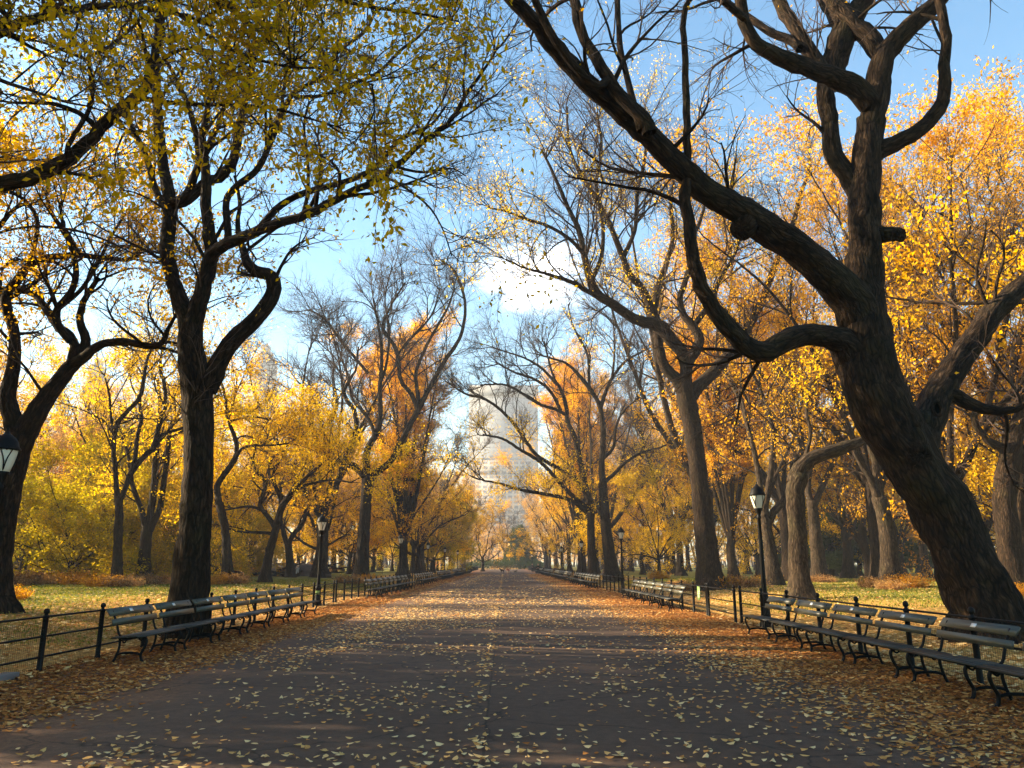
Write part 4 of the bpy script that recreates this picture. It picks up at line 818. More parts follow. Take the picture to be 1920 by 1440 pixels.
for k, (px, py, sc, lab) in enumerate(pl):
    d = ray(px, py); t_ = -CAM_H / d[2]
    for _ in range(6): p = CAM + d * t_; t_ = (float(gz(p[0], p[1])) - CAM_H) / d[2]
    p = CAM + d * t_
    o = link('dry_plant', TUFT[k % 3], None, (p[0], p[1], float(gz(p[0], p[1])) - .02)); o.rotation_euler = (0, 0, k * 1.7); o.scale = (sc, sc, sc * .95)
    tag(o, lab, 'plant', 'dry plants round the elms')
def hedge(name, label, x0, x1, y0, y1, h, n, m, seed):
    r = np.random.default_rng(seed); a = Acc(); u = r.uniform(size=(n, 3)); P = np.stack([x0 + u[:, 0] * (x1 - x0), y0 + u[:, 1] * (y1 - y0), 0 * u[:, 2]], -1)
    w = waves(r, .5); top = h * (.75 + .35 * w(P)) * np.sqrt(np.clip(1 - (2 * u[:, 0] - 1) ** 4, 0.05, 1)); P[:, 2] = top * u[:, 2] ** .6 + gz(P[:, 0], P[:, 1])
    leaf_quads(a, r, P, .3, np.clip(.4 + .3 * w(P) + .2 * r.normal(size=n), 0, 1), 0, .1, .7)
    tag(link(name, a.build(name, [m], True)), label, 'hedge')
hedge('hedge', 'dark clipped shrubbery closing the end of the promenade', -13, 13, 240, 250, 3.6, 9000, L_DARK, 71)
hedge('hedge', 'rust-tinged bush standing above the dark end hedge', -4, 7, 252, 256, 5.2, 3500, L_RUST, 72)

# ------------------------------------------------------------------ fences
POSTH = .93
def post_mesh():
    a = Acc()
    a.lathe([(1e-4, -.05), (.052, -.05), (.052, .03), (.044, .05), (.042, .80), (.054, .815), (.054, .845), (.030, .852), (.026, .872), (.040, .885), (.046, .91), (.040, .938), (.022, .955), (1e-4, .96)], 10)
    return a.build('post', [IRON])
POST = post_mesh()
def fence(label, pts, wire=True, h=1.0, pat=None):
    pts = [np.array(p, float) for p in pts]; o = thing('iron_fence', label, 'fence', (*pts[0], float(gz(*pts[0]))), 0, 'iron fences of the promenade')
    b0 = np.array([*pts[0], float(gz(*pts[0]))])
    Z = [float(gz(*p)) for p in pts]
    for p, z in zip(pts, Z):
        c = link('post', POST, o, np.array([*p, z]) - b0); c.scale = (1, 1, h)
    for hh in (.83, .53, .22):
        a = Acc(); line = np.array([[*p, z + hh * h] for p, z in zip(pts, Z)]) - b0; a.tube(line, .017, 6); link('rail', a.build('rail', [IRON]), o)
    if wire:
        a = Acc()
        for i in range(len(pts) - 1):
            A = np.array([*pts[i], Z[i]]) - b0; B = np.array([*pts[i + 1], Z[i + 1]]) - b0; L_ = np.linalg.norm(B - A)
            if (pts[i][1] > 60): break
            nv = int(L_ / .05); t = (np.arange(1, nv) / nv)[:, None]
            lo_ = A + (B - A) * t; P = np.stack([lo_ + [0, 0, .04], lo_ + [0, 0, .4], lo_ + [0, 0, .78 * h]], 1); P[:, :, 0] += .015
            V, Q, _B = tubes(P, np.full((len(P), 3), .0016), 3); a.add(V, Q)
            zz = np.arange(.04, .8, .05)[:, None] * h; P = np.stack([A + zz * [0, 0, 1], (A + B) / 2 + zz * [0, 0, 1], B + zz * [0, 0, 1]], 1); P[:, :, 0] += .018
            V, Q, _B = tubes(P, np.full((len(P), 3), .0016), 3); a.add(V, Q)
        if a.V: link('wire_mesh', a.build('wire_mesh', [IRON]), o)
    return o
XL, XR = -7.29, 6.60
fence('low black iron fence with ball-topped posts and wire mesh behind the near west benches', [(XL, 2.19 + 1.775 * k) for k in range(19)])
fence('second run of black iron fence along the west side, past the near bench row', [(XL, 34.6 + 1.775 * k) for k in range(36)])
fence('third run of black iron fence along the west side', [(XL, 97.4 + 1.775 * k) for k in range(38)])
fence('last run of black iron fence on the west side by the statue', [(XL, 163.8 + 1.775 * k) for k in range(33)])
fence('low black iron fence with ball-topped posts and wire mesh behind the near east benches', [(XR, 3.93 + 1.832 * k) for k in range(11)], h=1.1)
fence('single open panel of iron fence without wire between two east runs', [(XR, 22.83), (XR, 25.75)], False, h=1.1)
fence('second run of black iron fence along the east side, carrying a small notice', [(XR, 25.95 + 1.8 * k) for k in range(39)], h=1.1)
fence('third run of black iron fence along the east side', [(XR, 94.7 + 1.8 * k) for k in range(38)], h=1.1)
fence('last run of black iron fence on the east side near the end hedge', [(XR, 161.7 + 1.8 * k) for k in range(33)], h=1.1)
fence('thin dark fence crossing the back of the east lawn', [(14 + 2.2 * k, 112 + .5 * k) for k in range(26)], False)
fence('thin dark fence crossing the back of the west lawn', [(-9 - 2.2 * k, 102 - .2 * k) for k in range(16)], False)
# notice on the east fence
so = thing('notice_sign', 'small green and white notice wired to the east fence', 'sign', (6.565, 26.85, .46))
SGREEN, _, _, _ = mat('sign_green', (0.16, 0.26, 0.07), .5); SWHITE, _, _, _ = mat('sign_white', (0.5, 0.52, 0.42), .5)
a = Acc(); a.box((0, .0, .22), (.012, .34, .44)); link('board', a.build('board', [SGREEN], False), so)
a = Acc()
for i in range(4): a.box((-.0085, .0, .10 + i * .055), (.004, .27 - .05 * (i % 2), .02))
link('text_panel', a.build('text_panel', [SWHITE], False), so)

# ------------------------------------------------------------------ benches
def bench_parts():
    Lb = 1.69
    seat = Acc()
    for i, (y, z) in enumerate(((.06, .425), (.135, .428), (.21, .434), (.285, .441), (.36, .447), (.435, .45), (.505, .443))):
        seat.box((0, y, z), (1.855, .062, .028))
    seat_me = seat.build('seat', [SEATM], False)
    def slat(y, z, h, tilt, L_):
        b_ = Acc(); c, s_ = math.cos(tilt), math.sin(tilt)
        R = np.array([[1, 0, 0], [0, c, -s_], [0, s_, c]])
        b_.box((0, 0, 0), (L_, .03, h), 0, R); b_.box((0, 0, h / 2 * .0), (L_ - .02, .034, h - .03), 0, R)
        V = [v + np.array([0, y, z]) for v in b_.V]; b_.V = V
        return b_
    top = slat(-.105, .835, .135, .62, Lb).build('backrest_slat', [BACKM], False)
    low = slat(-.02, .675, .105, .22, Lb).build('backrest_slat', [BACKM], False)
    f = Acc()
    # cast-iron end frame in the y-z plane: S-curved front leg, back leg, low arched stretcher, seat rail, back upright
    def bar(pts, w, th, ):
        P = spline([(0, y, z, w) for y, z in pts], 14); f.tube(P[:, :3], P[:, 3], 8)
    bar([(.50, .43), (.535, .36), (.505, .25), (.455, .15), (.47, .06), (.515, .0), (.53, -.01)], .024, 0)
    bar([(.06, .42), (.075, .30), (.055, .18), (.02, .08), (-.02, -.01)], .022, 0)
    bar([(.03, .13), (.12, .155), (.25, .165), (.38, .155), (.465, .13)], .020, 0)
    bar([(.05, .405), (.2, .405), (.38, .42), (.52, .425)], .024, 0)
    bar([(.10, .42), (.045, .47), (.012, .56), (-.02, .66), (-.065, .76), (-.115, .86)], .020, 0)
    bar([(.49, .40), (.44, .37), (.40, .395)], .014, 0); bar([(.10, .37), (.15, .33), (.2, .38)], .013, 0)
    f.box((0, .53, .0), (.05, .07, .025)); f.box((0, -.02, .0), (.05, .06, .025))
    frame = f.build('iron_frame', [IRON])
    pq = Acc(); c, s_ = math.cos(.62), math.sin(.62); R = np.array([[1, 0, 0], [0, c, -s_], [0, s_, c]])
    pq.box((0, 0, 0), (.115, .006, .06), 0, R); pq.V = [v + np.array([0, -.105 + .0185 * c, .835 + .0185 * s_ + .0]) for v in pq.V]
    return seat_me, top, low, frame, pq.build('plaque', [PLAQ], False)
BM = bench_parts()
def make_bench(label, loc, rz, plaque, group):
    o = thing('park_bench', label, 'bench', loc, rz, group)
    link('seat', BM[0], o); link('backrest_slat', BM[1], o); link('backrest_slat', BM[2], o)
    for x in (-.70, .70): link('iron_frame', BM[3], o, (x, 0, 0))
    if plaque: link('plaque', BM[4], o, (0.05, 0, 0))
    return o
_rb = np.random.default_rng(9)
def bench_row(side, y0, n, pitch, rowname, plq, group, xb):
    for k in range(n):
        y = y0 + pitch * (k + .5)
        loc = (side * xb + _rb.uniform(-.012, .012), y, -.006 - .0007 * 2.0 ** 2 + .0)
        rz = (-math.pi / 2 if side < 0 else math.pi / 2) + _rb.uniform(-.008, .008)
        p = k in plq
        make_bench(f'{ORD[k]} slatted bench from the near end, {rowname}' + (', white plaque on back' if p else ''), loc, rz, p, group)
bench_row(-1, 13.8, 7, 1.86, 'first west row', (0, 1, 2, 3, 4), 'benches of the first west row', 6.72)
bench_row(1, 6.05, 7, 1.9, 'first east row', (1, 2, 3, 4, 5), 'benches of the first east row', 6.28)
bench_row(-1, 38.8, 9, 1.86, 'second west row', (), 'benches of the second west row', 6.72)
bench_row(-1, 60, 8, 1.86, 'third west row', (), 'benches of the third west row', 6.72)
bench_row(-1, 80, 10, 1.86, 'fourth west row', (), 'benches of the fourth west row', 6.72)
bench_row(-1, 104, 10, 1.86, 'fifth west row', (), 'benches of the fifth west row', 6.72)
bench_row(-1, 129, 10, 1.86, 'sixth west row', (), 'benches of the sixth west row', 6.72)
bench_row(1, 28.0, 6, 1.86, 'second east row', (), 'benches of the second east row', 6.28)
bench_row(1, 53, 10, 1.86, 'third east row', (), 'benches of the third east row', 6.28)
bench_row(1, 75, 13, 1.86, 'fourth east row', (), 'benches of the fourth east row', 6.28)
bench_row(1, 103, 13, 1.86, 'fifth east row', (), 'benches of the fifth east row', 6.28)
bench_row(1, 131, 10, 1.86, 'sixth east row', (), 'benches of the sixth east row', 6.28)

# ------------------------------------------------------------------ lamp posts
def lamp_meshes():
    a = Acc()
    a.lathe([(1e-4, -.05), (.17, -.05), (.17, .10), (.15, .13), (.15, .17), (.125, .22), (.11, .45), (.10, .62), (.115, .66), (.135, .70), (.125, .75), (.095, .79), (.08, .84), (.085, .88), (.07, .91)], 16, flute=.05)
    base = a.build('base', [IRON])
    a = Acc(); a.lathe([(.066, .90), (.060, 1.4), (.052, 2.2), (.044, 2.78), (.062, 2.80), (.062, 2.84), (.045, 2.86), (.06, 2.93), (.085, 3.0), (.095, 3.03), (.075, 3.05)], 14, flute=.05); pole = a.build('pole', [IRON])
    a = Acc(); a.lathe([(.075, 3.045), (.105, 3.06), (.135, 3.16), (.165, 3.27), (.185, 3.36), (.19, 3.41), (.175, 3.43)], 24); glass = a.build('lamp_glass', [GLASS])
    a = Acc()
    for k in range(4):
        t_ = k * math.pi / 2 + .4
        for s_ in (-1, 1):
            rz_ = np.array([(.078, 3.04, 0), (.139, 3.15, .05), (.172, 3.27, .16), (.199, 3.40, .40)])
            P = spline([(r_ * math.cos(t_ + s_ * w_), r_ * math.sin(t_ + s_ * w_), z_, .010) for r_, z_, w_ in rz_], 8); a.tube(P[:, :3], .010, 5)
        a.lathe([(.0001, 3.385), (.016, 3.40), (.022, 3.42), (.0001, 3.45)], 6, (.205 * math.cos(t_), .205 * math.sin(t_), 0))
    a.lathe([(.112, 3.03), (.118, 3.05), (.108, 3.07)], 20); rib = a.build('lamp_frame', [IRON])
    a = Acc(); a.lathe([(.17, 3.425), (.215, 3.40), (.222, 3.425), (.19, 3.47), (.175, 3.54), (.125, 3.61), (.075, 3.645), (.06, 3.66), (.045, 3.665), (.035, 3.70), (.012, 3.72), (.02, 3.745), (.0001, 3.79)], 24); cap = a.build('lamp_cap', [IRON])
    return base, pole, glass, rib, cap
LM = lamp_meshes()
def lamp(label, x, y, rz=0, sc=1.0):
    o = thing('lamp_post', label, 'lamp post', (x, y, float(gz(x, y))), rz, 'lamp posts along the promenade'); o.scale = (sc,) * 3
    for nm, me in zip(('base', 'pole', 'lamp_glass', 'lamp_frame', 'lamp_cap'), LM): link(nm, me, o)
    return o
lamp('black lamp post cut off by the picture edge, before the leaning west elm', at(8, 850, 11.9)[0], 11.9, .3, .985)
lw = lamp('black lamp post at the end of the near west benches, green sticker on its foot', at(603, 990, 32)[0], 32, .1, .97)
a = Acc(); aa = np.linspace(-2.4, -.9, 8); ring = np.stack([np.cos(aa), np.sin(aa), 0 * aa], -1)
V = np.stack([ring * .122 + [0, 0, .48], ring * .117 + [0, 0, .62]], 0).reshape(-1, 3); i_ = np.arange(7); a.add(V, np.stack([i_, i_ + 1, i_ + 9, i_ + 8], -1))
STK, _, _, _ = mat('sticker_green', (.35, .55, .15), .5); link('sticker', a.build('sticker', [STK]), lw)
for k, (px, Y) in enumerate(((750, 56), (802, 77), (834, 98), (858, 121), (872, 144), (884, 168))):
    lamp(f'{ORD[k + 2]} black lamp post up the west side of the promenade', xat(px, Y), Y, k * .4)
lamp('black lamp post with cream glass catching sun behind the near east benches', at(1420, 930, 21.2)[0], 21.2, .35, 1.02)
for k, (px, Y) in enumerate(((1166, 45.3), (1091, 69), (1053, 93), (1031, 117), (1014, 142), (998, 168))):
    lamp(f'{ORD[k + 1]} black lamp post up the east side of the promenade', xat(px, Y), Y, k * .5)

# ------------------------------------------------------------------ figures
def skin(name, joints, edges, m, parent=None, sub=1):
    """one continuous skinned body. joints: [(x,y,z,r)]"""
    me = bpy.data.meshes.new(name); me.from_pydata([j[:3] for j in joints], edges, []); o = link(name, me, parent)
    sk = o.modifiers.new('skin', 'SKIN'); sk.use_smooth_shade = True
    for v, j in zip(me.skin_vertices[0].data, joints): v.radius = (j[3], j[3]); v.use_root = False
    me.skin_vertices[0].data[0].use_root = True
    s_ = o.modifiers.new('sub', 'SUBSURF'); s_.levels = s_.render_levels = sub; me.materials.append(m); return o
def cm(name, c): return mat(name, c, .85, 0, .2)[0]
SKINM = cm('skin_tone', (.42, .26, .18)); HAIR = cm('brown_hair', (.03, .018, .010)); 
def person(label, x, y, rz, coat, legs, crouch=False, stride=.12, h=1.0, hair=HAIR):
    o = thing('person', label, 'person', (x, y, float(gz(x, y)) if abs(x) > 7 else 0), rz); o.scale = (h, h, h)
    if crouch: hip, kn, ft, sh, hd = (0, -.12, .36), [(s * .13, .22, .50) for s in (-1, 1)], [(s * .13, -.02, .05) for s in (-1, 1)], (0, .12, .80), (0, .22, 1.05)
    else: hip, kn, ft, sh, hd = (0, 0, .92), [(s * .10, s * stride * .6 + .04, .50) for s in (-1, 1)], [(s * .10, s * stride - .02, .06) for s in (-1, 1)], (0, .02, 1.42), (0, .05, 1.62)
    el = [(s * .27, sh[1] + .02 + (.12 if crouch else 0), sh[2] - .28) for s in (-1, 1)]; ha = [(s * .24, sh[1] + (.34 if crouch else .12), sh[2] - (.38 if crouch else .54)) for s in (-1, 1)]
    mid_ = tuple((np.array(hip) + sh) / 2); nk = (0, (sh[1] + hd[1]) / 2, sh[2] + .09)
    J = [(*hip, .12), (*mid_, .12), (*sh, .11), (*nk, .05), (*hd, .085), (hd[0], hd[1] + .01, hd[2] + .10, .075)]
    E = [(0, 1), (1, 2), (2, 3), (3, 4), (4, 5)]
    for i in range(2):
        s = -1 if i == 0 else 1; n0 = len(J)
        J += [(s * .17, sh[1], sh[2] - .02, .055), (*el[i], .042), (*ha[i], .032), (ha[i][0], ha[i][1] + .07, ha[i][2] - .07, .028)]; E += [(2, n0), (n0, n0 + 1), (n0 + 1, n0 + 2), (n0 + 2, n0 + 3)]
        n1 = len(J); J += [(s * .09, hip[1], hip[2] - .06, .085), (*kn[i], .055), (*ft[i], .04), (ft[i][0], ft[i][1] + .14, .035, .035)]; E += [(0, n1), (n1, n1 + 1), (n1 + 1, n1 + 2), (n1 + 2, n1 + 3)]
    skin('body', J, E, SKINM, o)
    g = .022
    jk = [(hip[0], hip[1], hip[2] + .02, .15), (*mid_, .145), (*sh, .135)]; je = [(0, 1), (1, 2)]
    for i in range(2):
        s = -1 if i == 0 else 1; n0 = len(jk); jk += [(s * .175, sh[1], sh[2] - .02, .075), (*el[i], .06), (*ha[i], .045)]; je += [(2, n0), (n0, n0 + 1), (n0 + 1, n0 + 2)]
    skin('coat', jk, je, coat, o)
    tr = [(hip[0], hip[1], hip[2] - .02, .135)]; te = []
    for i in range(2):
        s = -1 if i == 0 else 1; n0 = len(tr); tr += [(s * .095, hip[1], hip[2] - .08, .10), (*kn[i], .072), (ft[i][0], ft[i][1], .12, .055)]; te += [(0, n0), (n0, n0 + 1), (n0 + 1, n0 + 2)]
    skin('trousers', tr, te, legs, o)
    skin('hair', [(hd[0], hd[1] - .03, hd[2] + .02, .085), (hd[0], hd[1] - .015, hd[2] + .12, .085)], [(0, 1)], hair, o)
    return o
def dog(label, x, y, rz, m, sc=1.0):
    o = thing('dog', label, 'dog', (x, y, 0), rz); o.scale = (sc,) * 3
    J = [(0, -.22, .42, .10), (0, 0, .43, .105), (0, .22, .44, .125), (0, .36, .56, .075), (0, .44, .66, .075), (0, .56, .63, .042), (0, -.36, .50, .03), (0, -.48, .60, .018), (.05, .42, .74, .025), (-.05, .42, .74, .025)]
    E = [(0, 1), (1, 2), (2, 3), (3, 4), (4, 5), (0, 6), (6, 7), (4, 8), (4, 9)]
    for s in (-1, 1):
        n0 = len(J); J += [(s * .08, .22, .30, .05), (s * .08, .21, .17, .032), (s * .08, .22, .03, .028), (s * .08, -.22, .32, .065), (s * .08, -.16, .24, .04), (s * .08, -.28, .14, .028), (s * .08, -.25, .03, .028)]
        E += [(2, n0), (n0, n0 + 1), (n0 + 1, n0 + 2), (0, n0 + 3), (n0 + 3, n0 + 4), (n0 + 4, n0 + 5), (n0 + 5, n0 + 6)]
    skin('body', J, E, m, o); return o
BLACKC, WHITEC, BROWNC, BLUEC = cm('black_cloth', (.012, .012, .016)), cm('white_cloth', (.75, .74, .72)), cm('rust_cloth', (.32, .11, .05)), cm('pale_blue_cloth', (.45, .55, .68))
def on_path(px, py):
    d = ray(px, py); t_ = -CAM_H / d[2]; p = CAM + d * t_; return p[0], p[1]
x_, y_ = on_path(953, 1075.5); person('person crouching in the middle of the promenade, rust jacket and white trousers', x_, y_, 2.8, BROWNC, WHITEC, True)
x_, y_ = on_path(942, 1074); dog('dark dog standing left of the crouching person', x_, y_, 1.2, cm('dark_dog_fur', (.03, .02, .014)), 1.15)
x_, y_ = on_path(966, 1074.5); dog('small pale-chested dog right of the crouching person', x_, y_, -1.4, cm('grey_dog_fur', (.10, .085, .07)), .75)
x_, y_ = on_path(1009, 1076); person('person in black standing by the far east benches', x_, y_, 3.0, BLACKC, BLACKC)
x_, y_ = on_path(998, 1072.5); person('person in a dark coat walking beside the far east benches', x_, y_, .2, cm('charcoal_cloth', (.03, .03, .035)), BLACKC)
person('person in white and pale blue in front of the dark rock', xat(559, 84), 84, 2.0, WHITEC, BLUEC, h=.95)

# ------------------------------------------------------------------ rock, statue
def rock(label, px, Y, w, h, seed):
    r = np.random.default_rng(seed); nu, nv = 40, 16; u = np.linspace(0, 2 * math.pi, nu, endpoint=False); v = np.linspace(0, 1, nv)
    U, Vv = np.meshgrid(u, v); rad = np.sqrt(np.clip(1 - Vv ** 2.2, 0, 1)) ; P = np.stack([rad * np.cos(U) * w / 2, rad * np.sin(U) * w * .3, Vv * h - .3], -1)
    wv = waves(r, 1.1, 8)(P.reshape(-1, 3)).reshape(U.shape); wv2 = waves(r, 3.2, 8)(P.reshape(-1, 3)).reshape(U.shape)
    P = P * (1 + .14 * wv + .05 * wv2)[..., None]; a = Acc(); a.add(P.reshape(-1, 3), ringq(1, nv, nu))
    m, n, l, b = mat('schist_rock', (.05, .048, .045), .9); x1 = noise(n, l, None, 4, 6, .7); rp = ramp(n, [(.3, (.025, .024, .024)), (.7, (.12, .115, .105))]); l.new(x1.outputs[0], rp.inputs[0]); l.new(rp.outputs[0], b.inputs['Base Color']); bumped(n, l, b, x1.outputs[0], .6, .1)
    x = xat(px, Y); tag(link('rock', a.build('rock', [m]), None, (x, Y, float(gz(x, Y)))), label, 'rock')
rock('large dark rock outcrop on the west lawn', 545, 86, 7.5, 1.75, 81)
rock('flat dark rock slab left of the larger outcrop', 487, 90, 4.8, 1.0, 82)
so = thing('statue', 'seated dark bronze statue on a stone plinth at the far west side', 'statue', (-9.3, 172, .4))
a = Acc(); a.box((0, 0, .15), (2.6, 2.6, .3)); a.box((0, 0, .4), (2.2, 2.2, .2)); a.box((0, 0, 1.35), (1.7, 1.7, 1.7)); a.box((0, 0, 2.26), (2.0, 2.0, .12)); link('plinth', a.build('plinth', [STONE], False), so)
BRZ, _, _, _ = mat('dark_bronze', (.02, .022, .018), .5, .6)
q = skin('figure', [(0, -.2, 2.85, .26), (0, -.15, 3.3, .27), (0, -.1, 3.75, .24), (0, -.05, 4.0, .1), (0, 0, 4.2, .16), (.36, -.05, 3.65, .13), (.42, .2, 3.2, .1), (.3, .45, 3.0, .08), (-.36, -.05, 3.65, .13), (-.42, .15, 3.2, .1), (-.3, .42, 3.05, .08), (.2, .4, 2.9, .17), (.2, .5, 2.4, .12), (-.2, .4, 2.9, .17), (-.22, .5, 2.4, .12)],
     [(0, 1), (1, 2), (2, 3), (3, 4), (2, 5), (5, 6), (6, 7), (2, 8), (8, 9), (9, 10), (0, 11), (11, 12), (0, 13), (13, 14)], BRZ, so)
a = Acc(); a.box((0, -.45, 2.6), (.9, .7, .55)); a.box((0, -.72, 3.1), (.9, .14, .9)); link('chair', a.build('chair', [BRZ], False), so)

# ------------------------------------------------------------------ far towers
def tower_mat(name, wall, glass, sx, sz):
    m, n, l, b = mat(name, wall, .8); t = n.new('ShaderNodeTexCoord'); br = n.new('ShaderNodeTexBrick'); br.offset = 0
    mp = n.new('ShaderNodeMapping'); mp.inputs['Rotation'].default_value = (math.pi / 2, 0, 0); l.new(t.outputs['Object'], mp.inputs[0]); l.new(mp.outputs[0], br.inputs['Vector'])
    br.inputs['Color1'].default_value = (*glass, 1); br.inputs['Color2'].default_value = (*(1.3 * c for c in glass), 1); br.inputs['Mortar'].default_value = (*wall, 1)
    br.inputs['Scale'].default_value = 1; br.inputs['Brick Width'].default_value = sx; br.inputs['Row Height'].default_value = sz; br.inputs['Mortar Size'].default_value = .22 * sz; br.inputs['Bias'].default_value = 0
    l.new(br.outputs['Color'], b.inputs['Base Color']); return m
TW1 = tower_mat('slab_tower_facade', (.19, .19, .19), (.12, .125, .13), 3.2, 3.8); TW2 = tower_mat('limestone_facade', (.40, .33, .27), (.10, .10, .11), 4.5, 3.6); TW3 = tower_mat('brick_facade', (.26, .16, .11), (.08, .08, .09), 4.0, 3.4)
ROOFM, _, _, _ = mat('tower_roof_plant', (.2, .19, .18), .8)
def tower(label, px0, px1, pytop, Y, depth, m, style=0):
    x0, x1 = at(px0, pytop, Y)[0], at(px1, pytop, Y)[0]; H = at((px0 + px1) / 2, pytop, Y)[2]; W = x1 - x0; x = (x0 + x1) / 2
    o = thing('tower_block', label, 'building', (x, Y + depth / 2, 0)); a = Acc()
    if style == 0: a.box((0, 0, (H - 11) / 2), (W, depth, H - 11)); a.box((0, 0, H - 10.4), (W * .97, depth * .97, 1.2)); b2 = Acc(); b2.box((0, 0, H - 5), (W + .6, depth + .6, 9.6)); link('crown_band', b2.build('crown_band', [ROOFM], False), o)
    else:
        a.box((0, 0, H * .40), (W, depth, H * .80)); a.box((0, 0, H * .87), (W * .78, depth * .78, H * .14)); b2 = Acc(); b2.box((0, 0, H * .955), (W * .5, depth * .5, H * .03)); b2.box((0, 0, H * .985), (W * .3, depth * .3, H * .03)); link('roof_house', b2.build('roof_house', [ROOFM], False), o)
        b3 = Acc(); b3.box((0, 0, H * .803), (W * 1.02, depth * 1.02, H * .006)); link('cornice', b3.build('cornice', [ROOFM], False), o)
    link('wall', a.build('wall', [m], False), o)
tower('wide grey slab tower with a pale top band, closing the vista in haze', 880, 1008, 722, 640, 26, TW1)
tower('low pale block in haze at the foot of the slab tower', 1105, 1185, 800, 700, 40, TW2, 1)
tower('broad masonry block just showing under the slab tower', 868, 1010, 850, 560, 30, TW2, 1)
tower('tall pale stepped tower fading in the glare over the west woods', 152, 188, 668, 520, 22, TW2, 1)
tower('lower brown block beside the stepped tower in the glare', 128, 168, 800, 430, 22, TW3, 1)
tower('pale slim tower barely visible above the black Y-forked elm', 468, 512, 640, 600, 26, TW2, 1)
tower('grey tower showing between the bare stems above the east lamp post', 1392, 1420, 785, 520, 24, TW1)
tower('shorter pale tower beside the grey one above the east lamp post', 1416, 1432, 822, 560, 20, TW2, 1)

# ------------------------------------------------------------------ fallen leaves
def litter(name, n, xr, yr, size, dens, seed, zf, m, bias=1.0, tm=.62, ts=.24, gold=None):
    r = np.random.default_rng(seed); y = yr[0] + (yr[1] - yr[0]) * r.uniform(size=n) ** bias; x = r.uniform(*xr, n)
    k = r.uniform(size=n) < dens(x, y, r); x, y = x[k], y[k]; n = len(x)
    sz = size * (.45 + 1.05 * r.beta(2, 2.4, n)) * (1 + np.maximum(y - 25, 0) / 90); az = r.uniform(0, 6.28, n); curl = r.uniform(-.08, .34, n) * sz; tilt = r.normal(0, .13, (n, 2)) / (1 + y / 40)[:, None]; curl = curl / (1 + y / 60)
    a_ = np.stack([np.cos(az), np.sin(az), tilt[:, 0]], -1); b_ = np.stack([-np.sin(az), np.cos(az), tilt[:, 1]], -1); z = zf(x, y) + .006 + r.uniform(0, .012, n) + np.abs(tilt).sum(1) * sz * .35
    P = np.stack([x, y, z], -1); s_ = sz[:, None]; w = r.uniform(.19, .30, n)[:, None]; upv = np.array([[0, 0, 1.0]])
    c = curl[:, None] * upv
    pts = [P - a_ * s_ * .5 + c, P - a_ * s_ * .18 + b_ * s_ * w, P + a_ * s_ * .2 + b_ * s_ * w * .9 + c * .3, P + a_ * s_ * .55 + c, P + a_ * s_ * .2 - b_ * s_ * w * .9 + c * .3, P - a_ * s_ * .18 - b_ * s_ * w]
    V = np.stack(pts, 1); Q = np.array([[0, 3, 2, 1], [0, 5, 4, 3]])[None] + (np.arange(n) * 6)[:, None, None]
    t = np.clip(tm(x, y) + ts * r.normal(size=n) if callable(tm) else tm + ts * r.normal(size=n), 0, 1)
    a = Acc(); a.add(V.reshape(-1, 3), Q.reshape(-1, 4), 0, np.repeat(t, 2))
    o = link(name, a.build(name, [m], False)); o['kind'] = 'stuff'; return o
pz = lambda x, y: 0.006 * np.sin(x * 0.9) * np.sin(y * 0.3) - 0.0007 * np.maximum(np.abs(x) - 4, 0) ** 2
_cw = waves(np.random.default_rng(90), .9, 7); _cw2 = waves(np.random.default_rng(91), .25, 6)
def pden(x, y, r):
    P = np.stack([x, y, 0 * x], -1); cl = np.clip(.55 + .7 * _cw(P) + .4 * _cw2(P), .08, 1.6)
    e = np.clip((-4.75 - x) / .7, 0, 1) + np.clip((x - 3.1) / 2.2, 0, 1)
    mid_ = np.where(x < -.25, .15, .095) + np.clip((y - 12) / 18, 0, 1) * .10 - np.clip((y - 34) / 40, 0, 1) * .12
    streak = .35 * np.exp(-((x + .28) / .10) ** 2) + .42 * np.exp(-((x + 3.3 + .1 * np.sin(y)) / .16) ** 2) + .12 * np.exp(-((x + 3.3) / .9) ** 2)
    d = (mid_ + streak) * cl * .75 + e * (.8 + .3 * cl) * .9
    return np.clip(d, 0, 1) * np.where(y > 30, .8, 1)
def ptm(x, y): return np.interp(x, [-6, -5.2, -4.4, -3, 2.4, 3.6, 5.2], [.26, .36, .68, .80, .80, .56, .28]) - .10 * np.clip((np.abs(x) - 6) / 1, 0, 1)
litter('fallen_leaves', 260000, (-7.5, 7.1), (2.2, 34), .072, pden, 91, pz, L_LITTER, 1.15, ptm)
litter('fallen_leaves', 120000, (-7.5, 7.1), (34, 130), .10, pden, 92, pz, L_LITTER, 1.5, ptm)
def lden(x, y, r):
    P = np.stack([x, y, 0 * x], -1); return np.clip((.9 - (np.abs(x) - 7) / 11) * (.75 + .6 * _cw2(P)), .05, 1)
litter('lawn_litter', 90000, (-24, -6.95), (6, 48), .10, lden, 93, gz, L_LITTER, 1.2, .68, .22)
litter('lawn_litter', 150000, (6.5, 26), (6, 55), .10, lden, 94, gz, L_LITTER, 1.2, .72, .22)
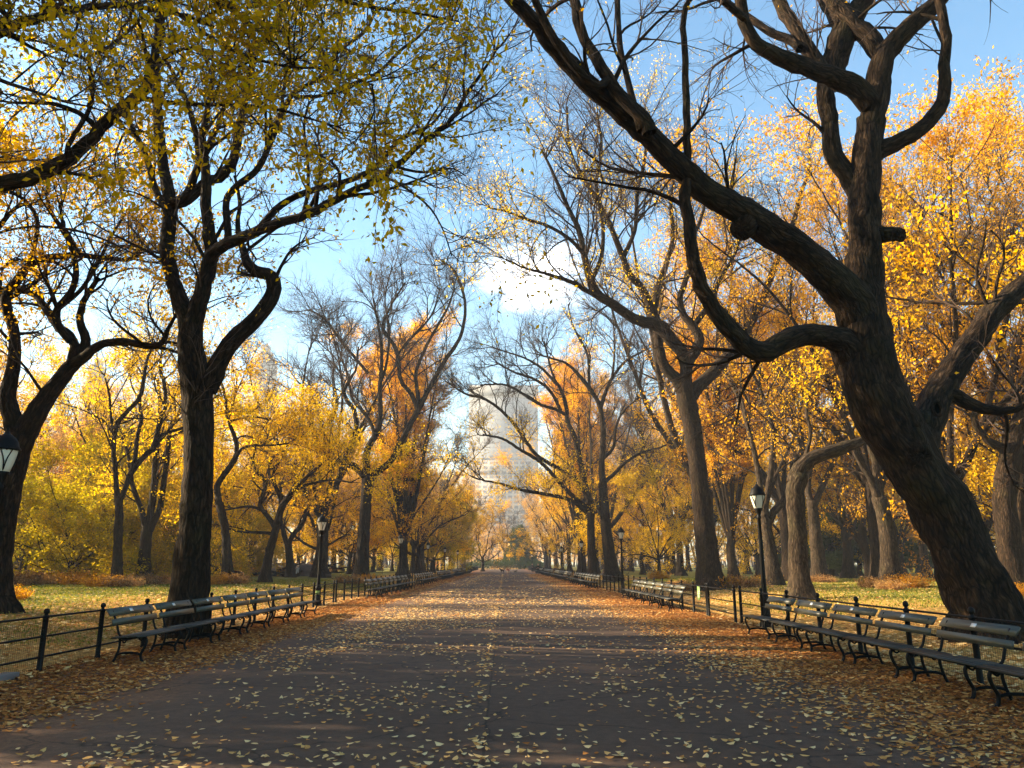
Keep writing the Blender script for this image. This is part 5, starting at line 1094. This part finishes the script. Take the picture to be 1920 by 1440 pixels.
# leaves lying on two benches
for k, (px, py) in enumerate(((1719, 1219), (1792, 1234))):
    x_ = 6.28 - .30; p = at(px, py, 10); sc_ = x_ / p[0]; a = Acc(); y_ = p[1] * sc_
    V = np.array([[-.05, 0, .012], [-.015, .028, 0], [.02, .026, .004], [.055, 0, .012], [.02, -.026, .004], [-.015, -.028, 0]]); a.add(V, np.array([[0, 3, 2, 1], [0, 5, 4, 3]]), 0, np.array([.95, .9]))
    o = link('fallen_leaf', a.build('fallen_leaf', [L_LITTER], False), None, (x_, y_, .462)); o.rotation_euler = (0, 0, k * 1.3 + .5)
    tag(o, ['single pale leaf lying on the seat of the second bench of the first east row', 'single pale leaf on the bench seat nearer the picture edge'][k], 'leaf')
# grass blades of the lawns
def grass(n, xr, yr, seed):
    r = np.random.default_rng(seed); x = r.uniform(*xr, n); y = yr[0] + (yr[1] - yr[0]) * r.uniform(size=n) ** 1.2; az = r.uniform(0, 6.28, n)
    h = r.uniform(.03, .08, n); w = .006 + y * .0005; P = np.stack([x, y, gz(x, y) - .012], -1); b_ = np.stack([np.cos(az), np.sin(az), 0 * az], -1) * w[:, None]; t = np.stack([r.normal(0, .03, n), r.normal(0, .03, n), h], -1)
    V = np.stack([P - b_, P + b_, P + t + b_ * .25, P + t - b_ * .25], 1); a = Acc(); a.add(V, np.arange(n * 4).reshape(n, 4), 0, np.clip(r.normal(.5, .25, n), 0, 1))
    o = link('grass', a.build('grass', [GRS])); o['kind'] = 'stuff'
GRS = leaf_mat('grass_blades', [(0, (.08, .10, .018)), (.5, (.19, .19, .035)), (1, (.38, .31, .08))], .4)
grass(60000, (-40, -8.5), (16, 62), 95); grass(60000, (9, 40), (24, 70), 96)

# ------------------------------------------------------------------ air
a = Acc(); a.box((0, 800, 83), (2400, 1900, 172)); hm = a.build('haze', [], False)
HAZ = bpy.data.materials.new('pale_haze'); HAZ.use_nodes = True; hn = HAZ.node_tree.nodes; hn.clear()
pv = hn.new('ShaderNodeVolumePrincipled'); pv.inputs['Color'].default_value = (.92, .94, 1, 1); pv.inputs['Density'].default_value = 0.0005; pv.inputs['Anisotropy'].default_value = 0.0
ho = hn.new('ShaderNodeOutputMaterial'); HAZ.node_tree.links.new(pv.outputs[0], ho.inputs['Volume'])
hm.materials.append(HAZ); o = link('haze', hm); o['kind'] = 'stuff'
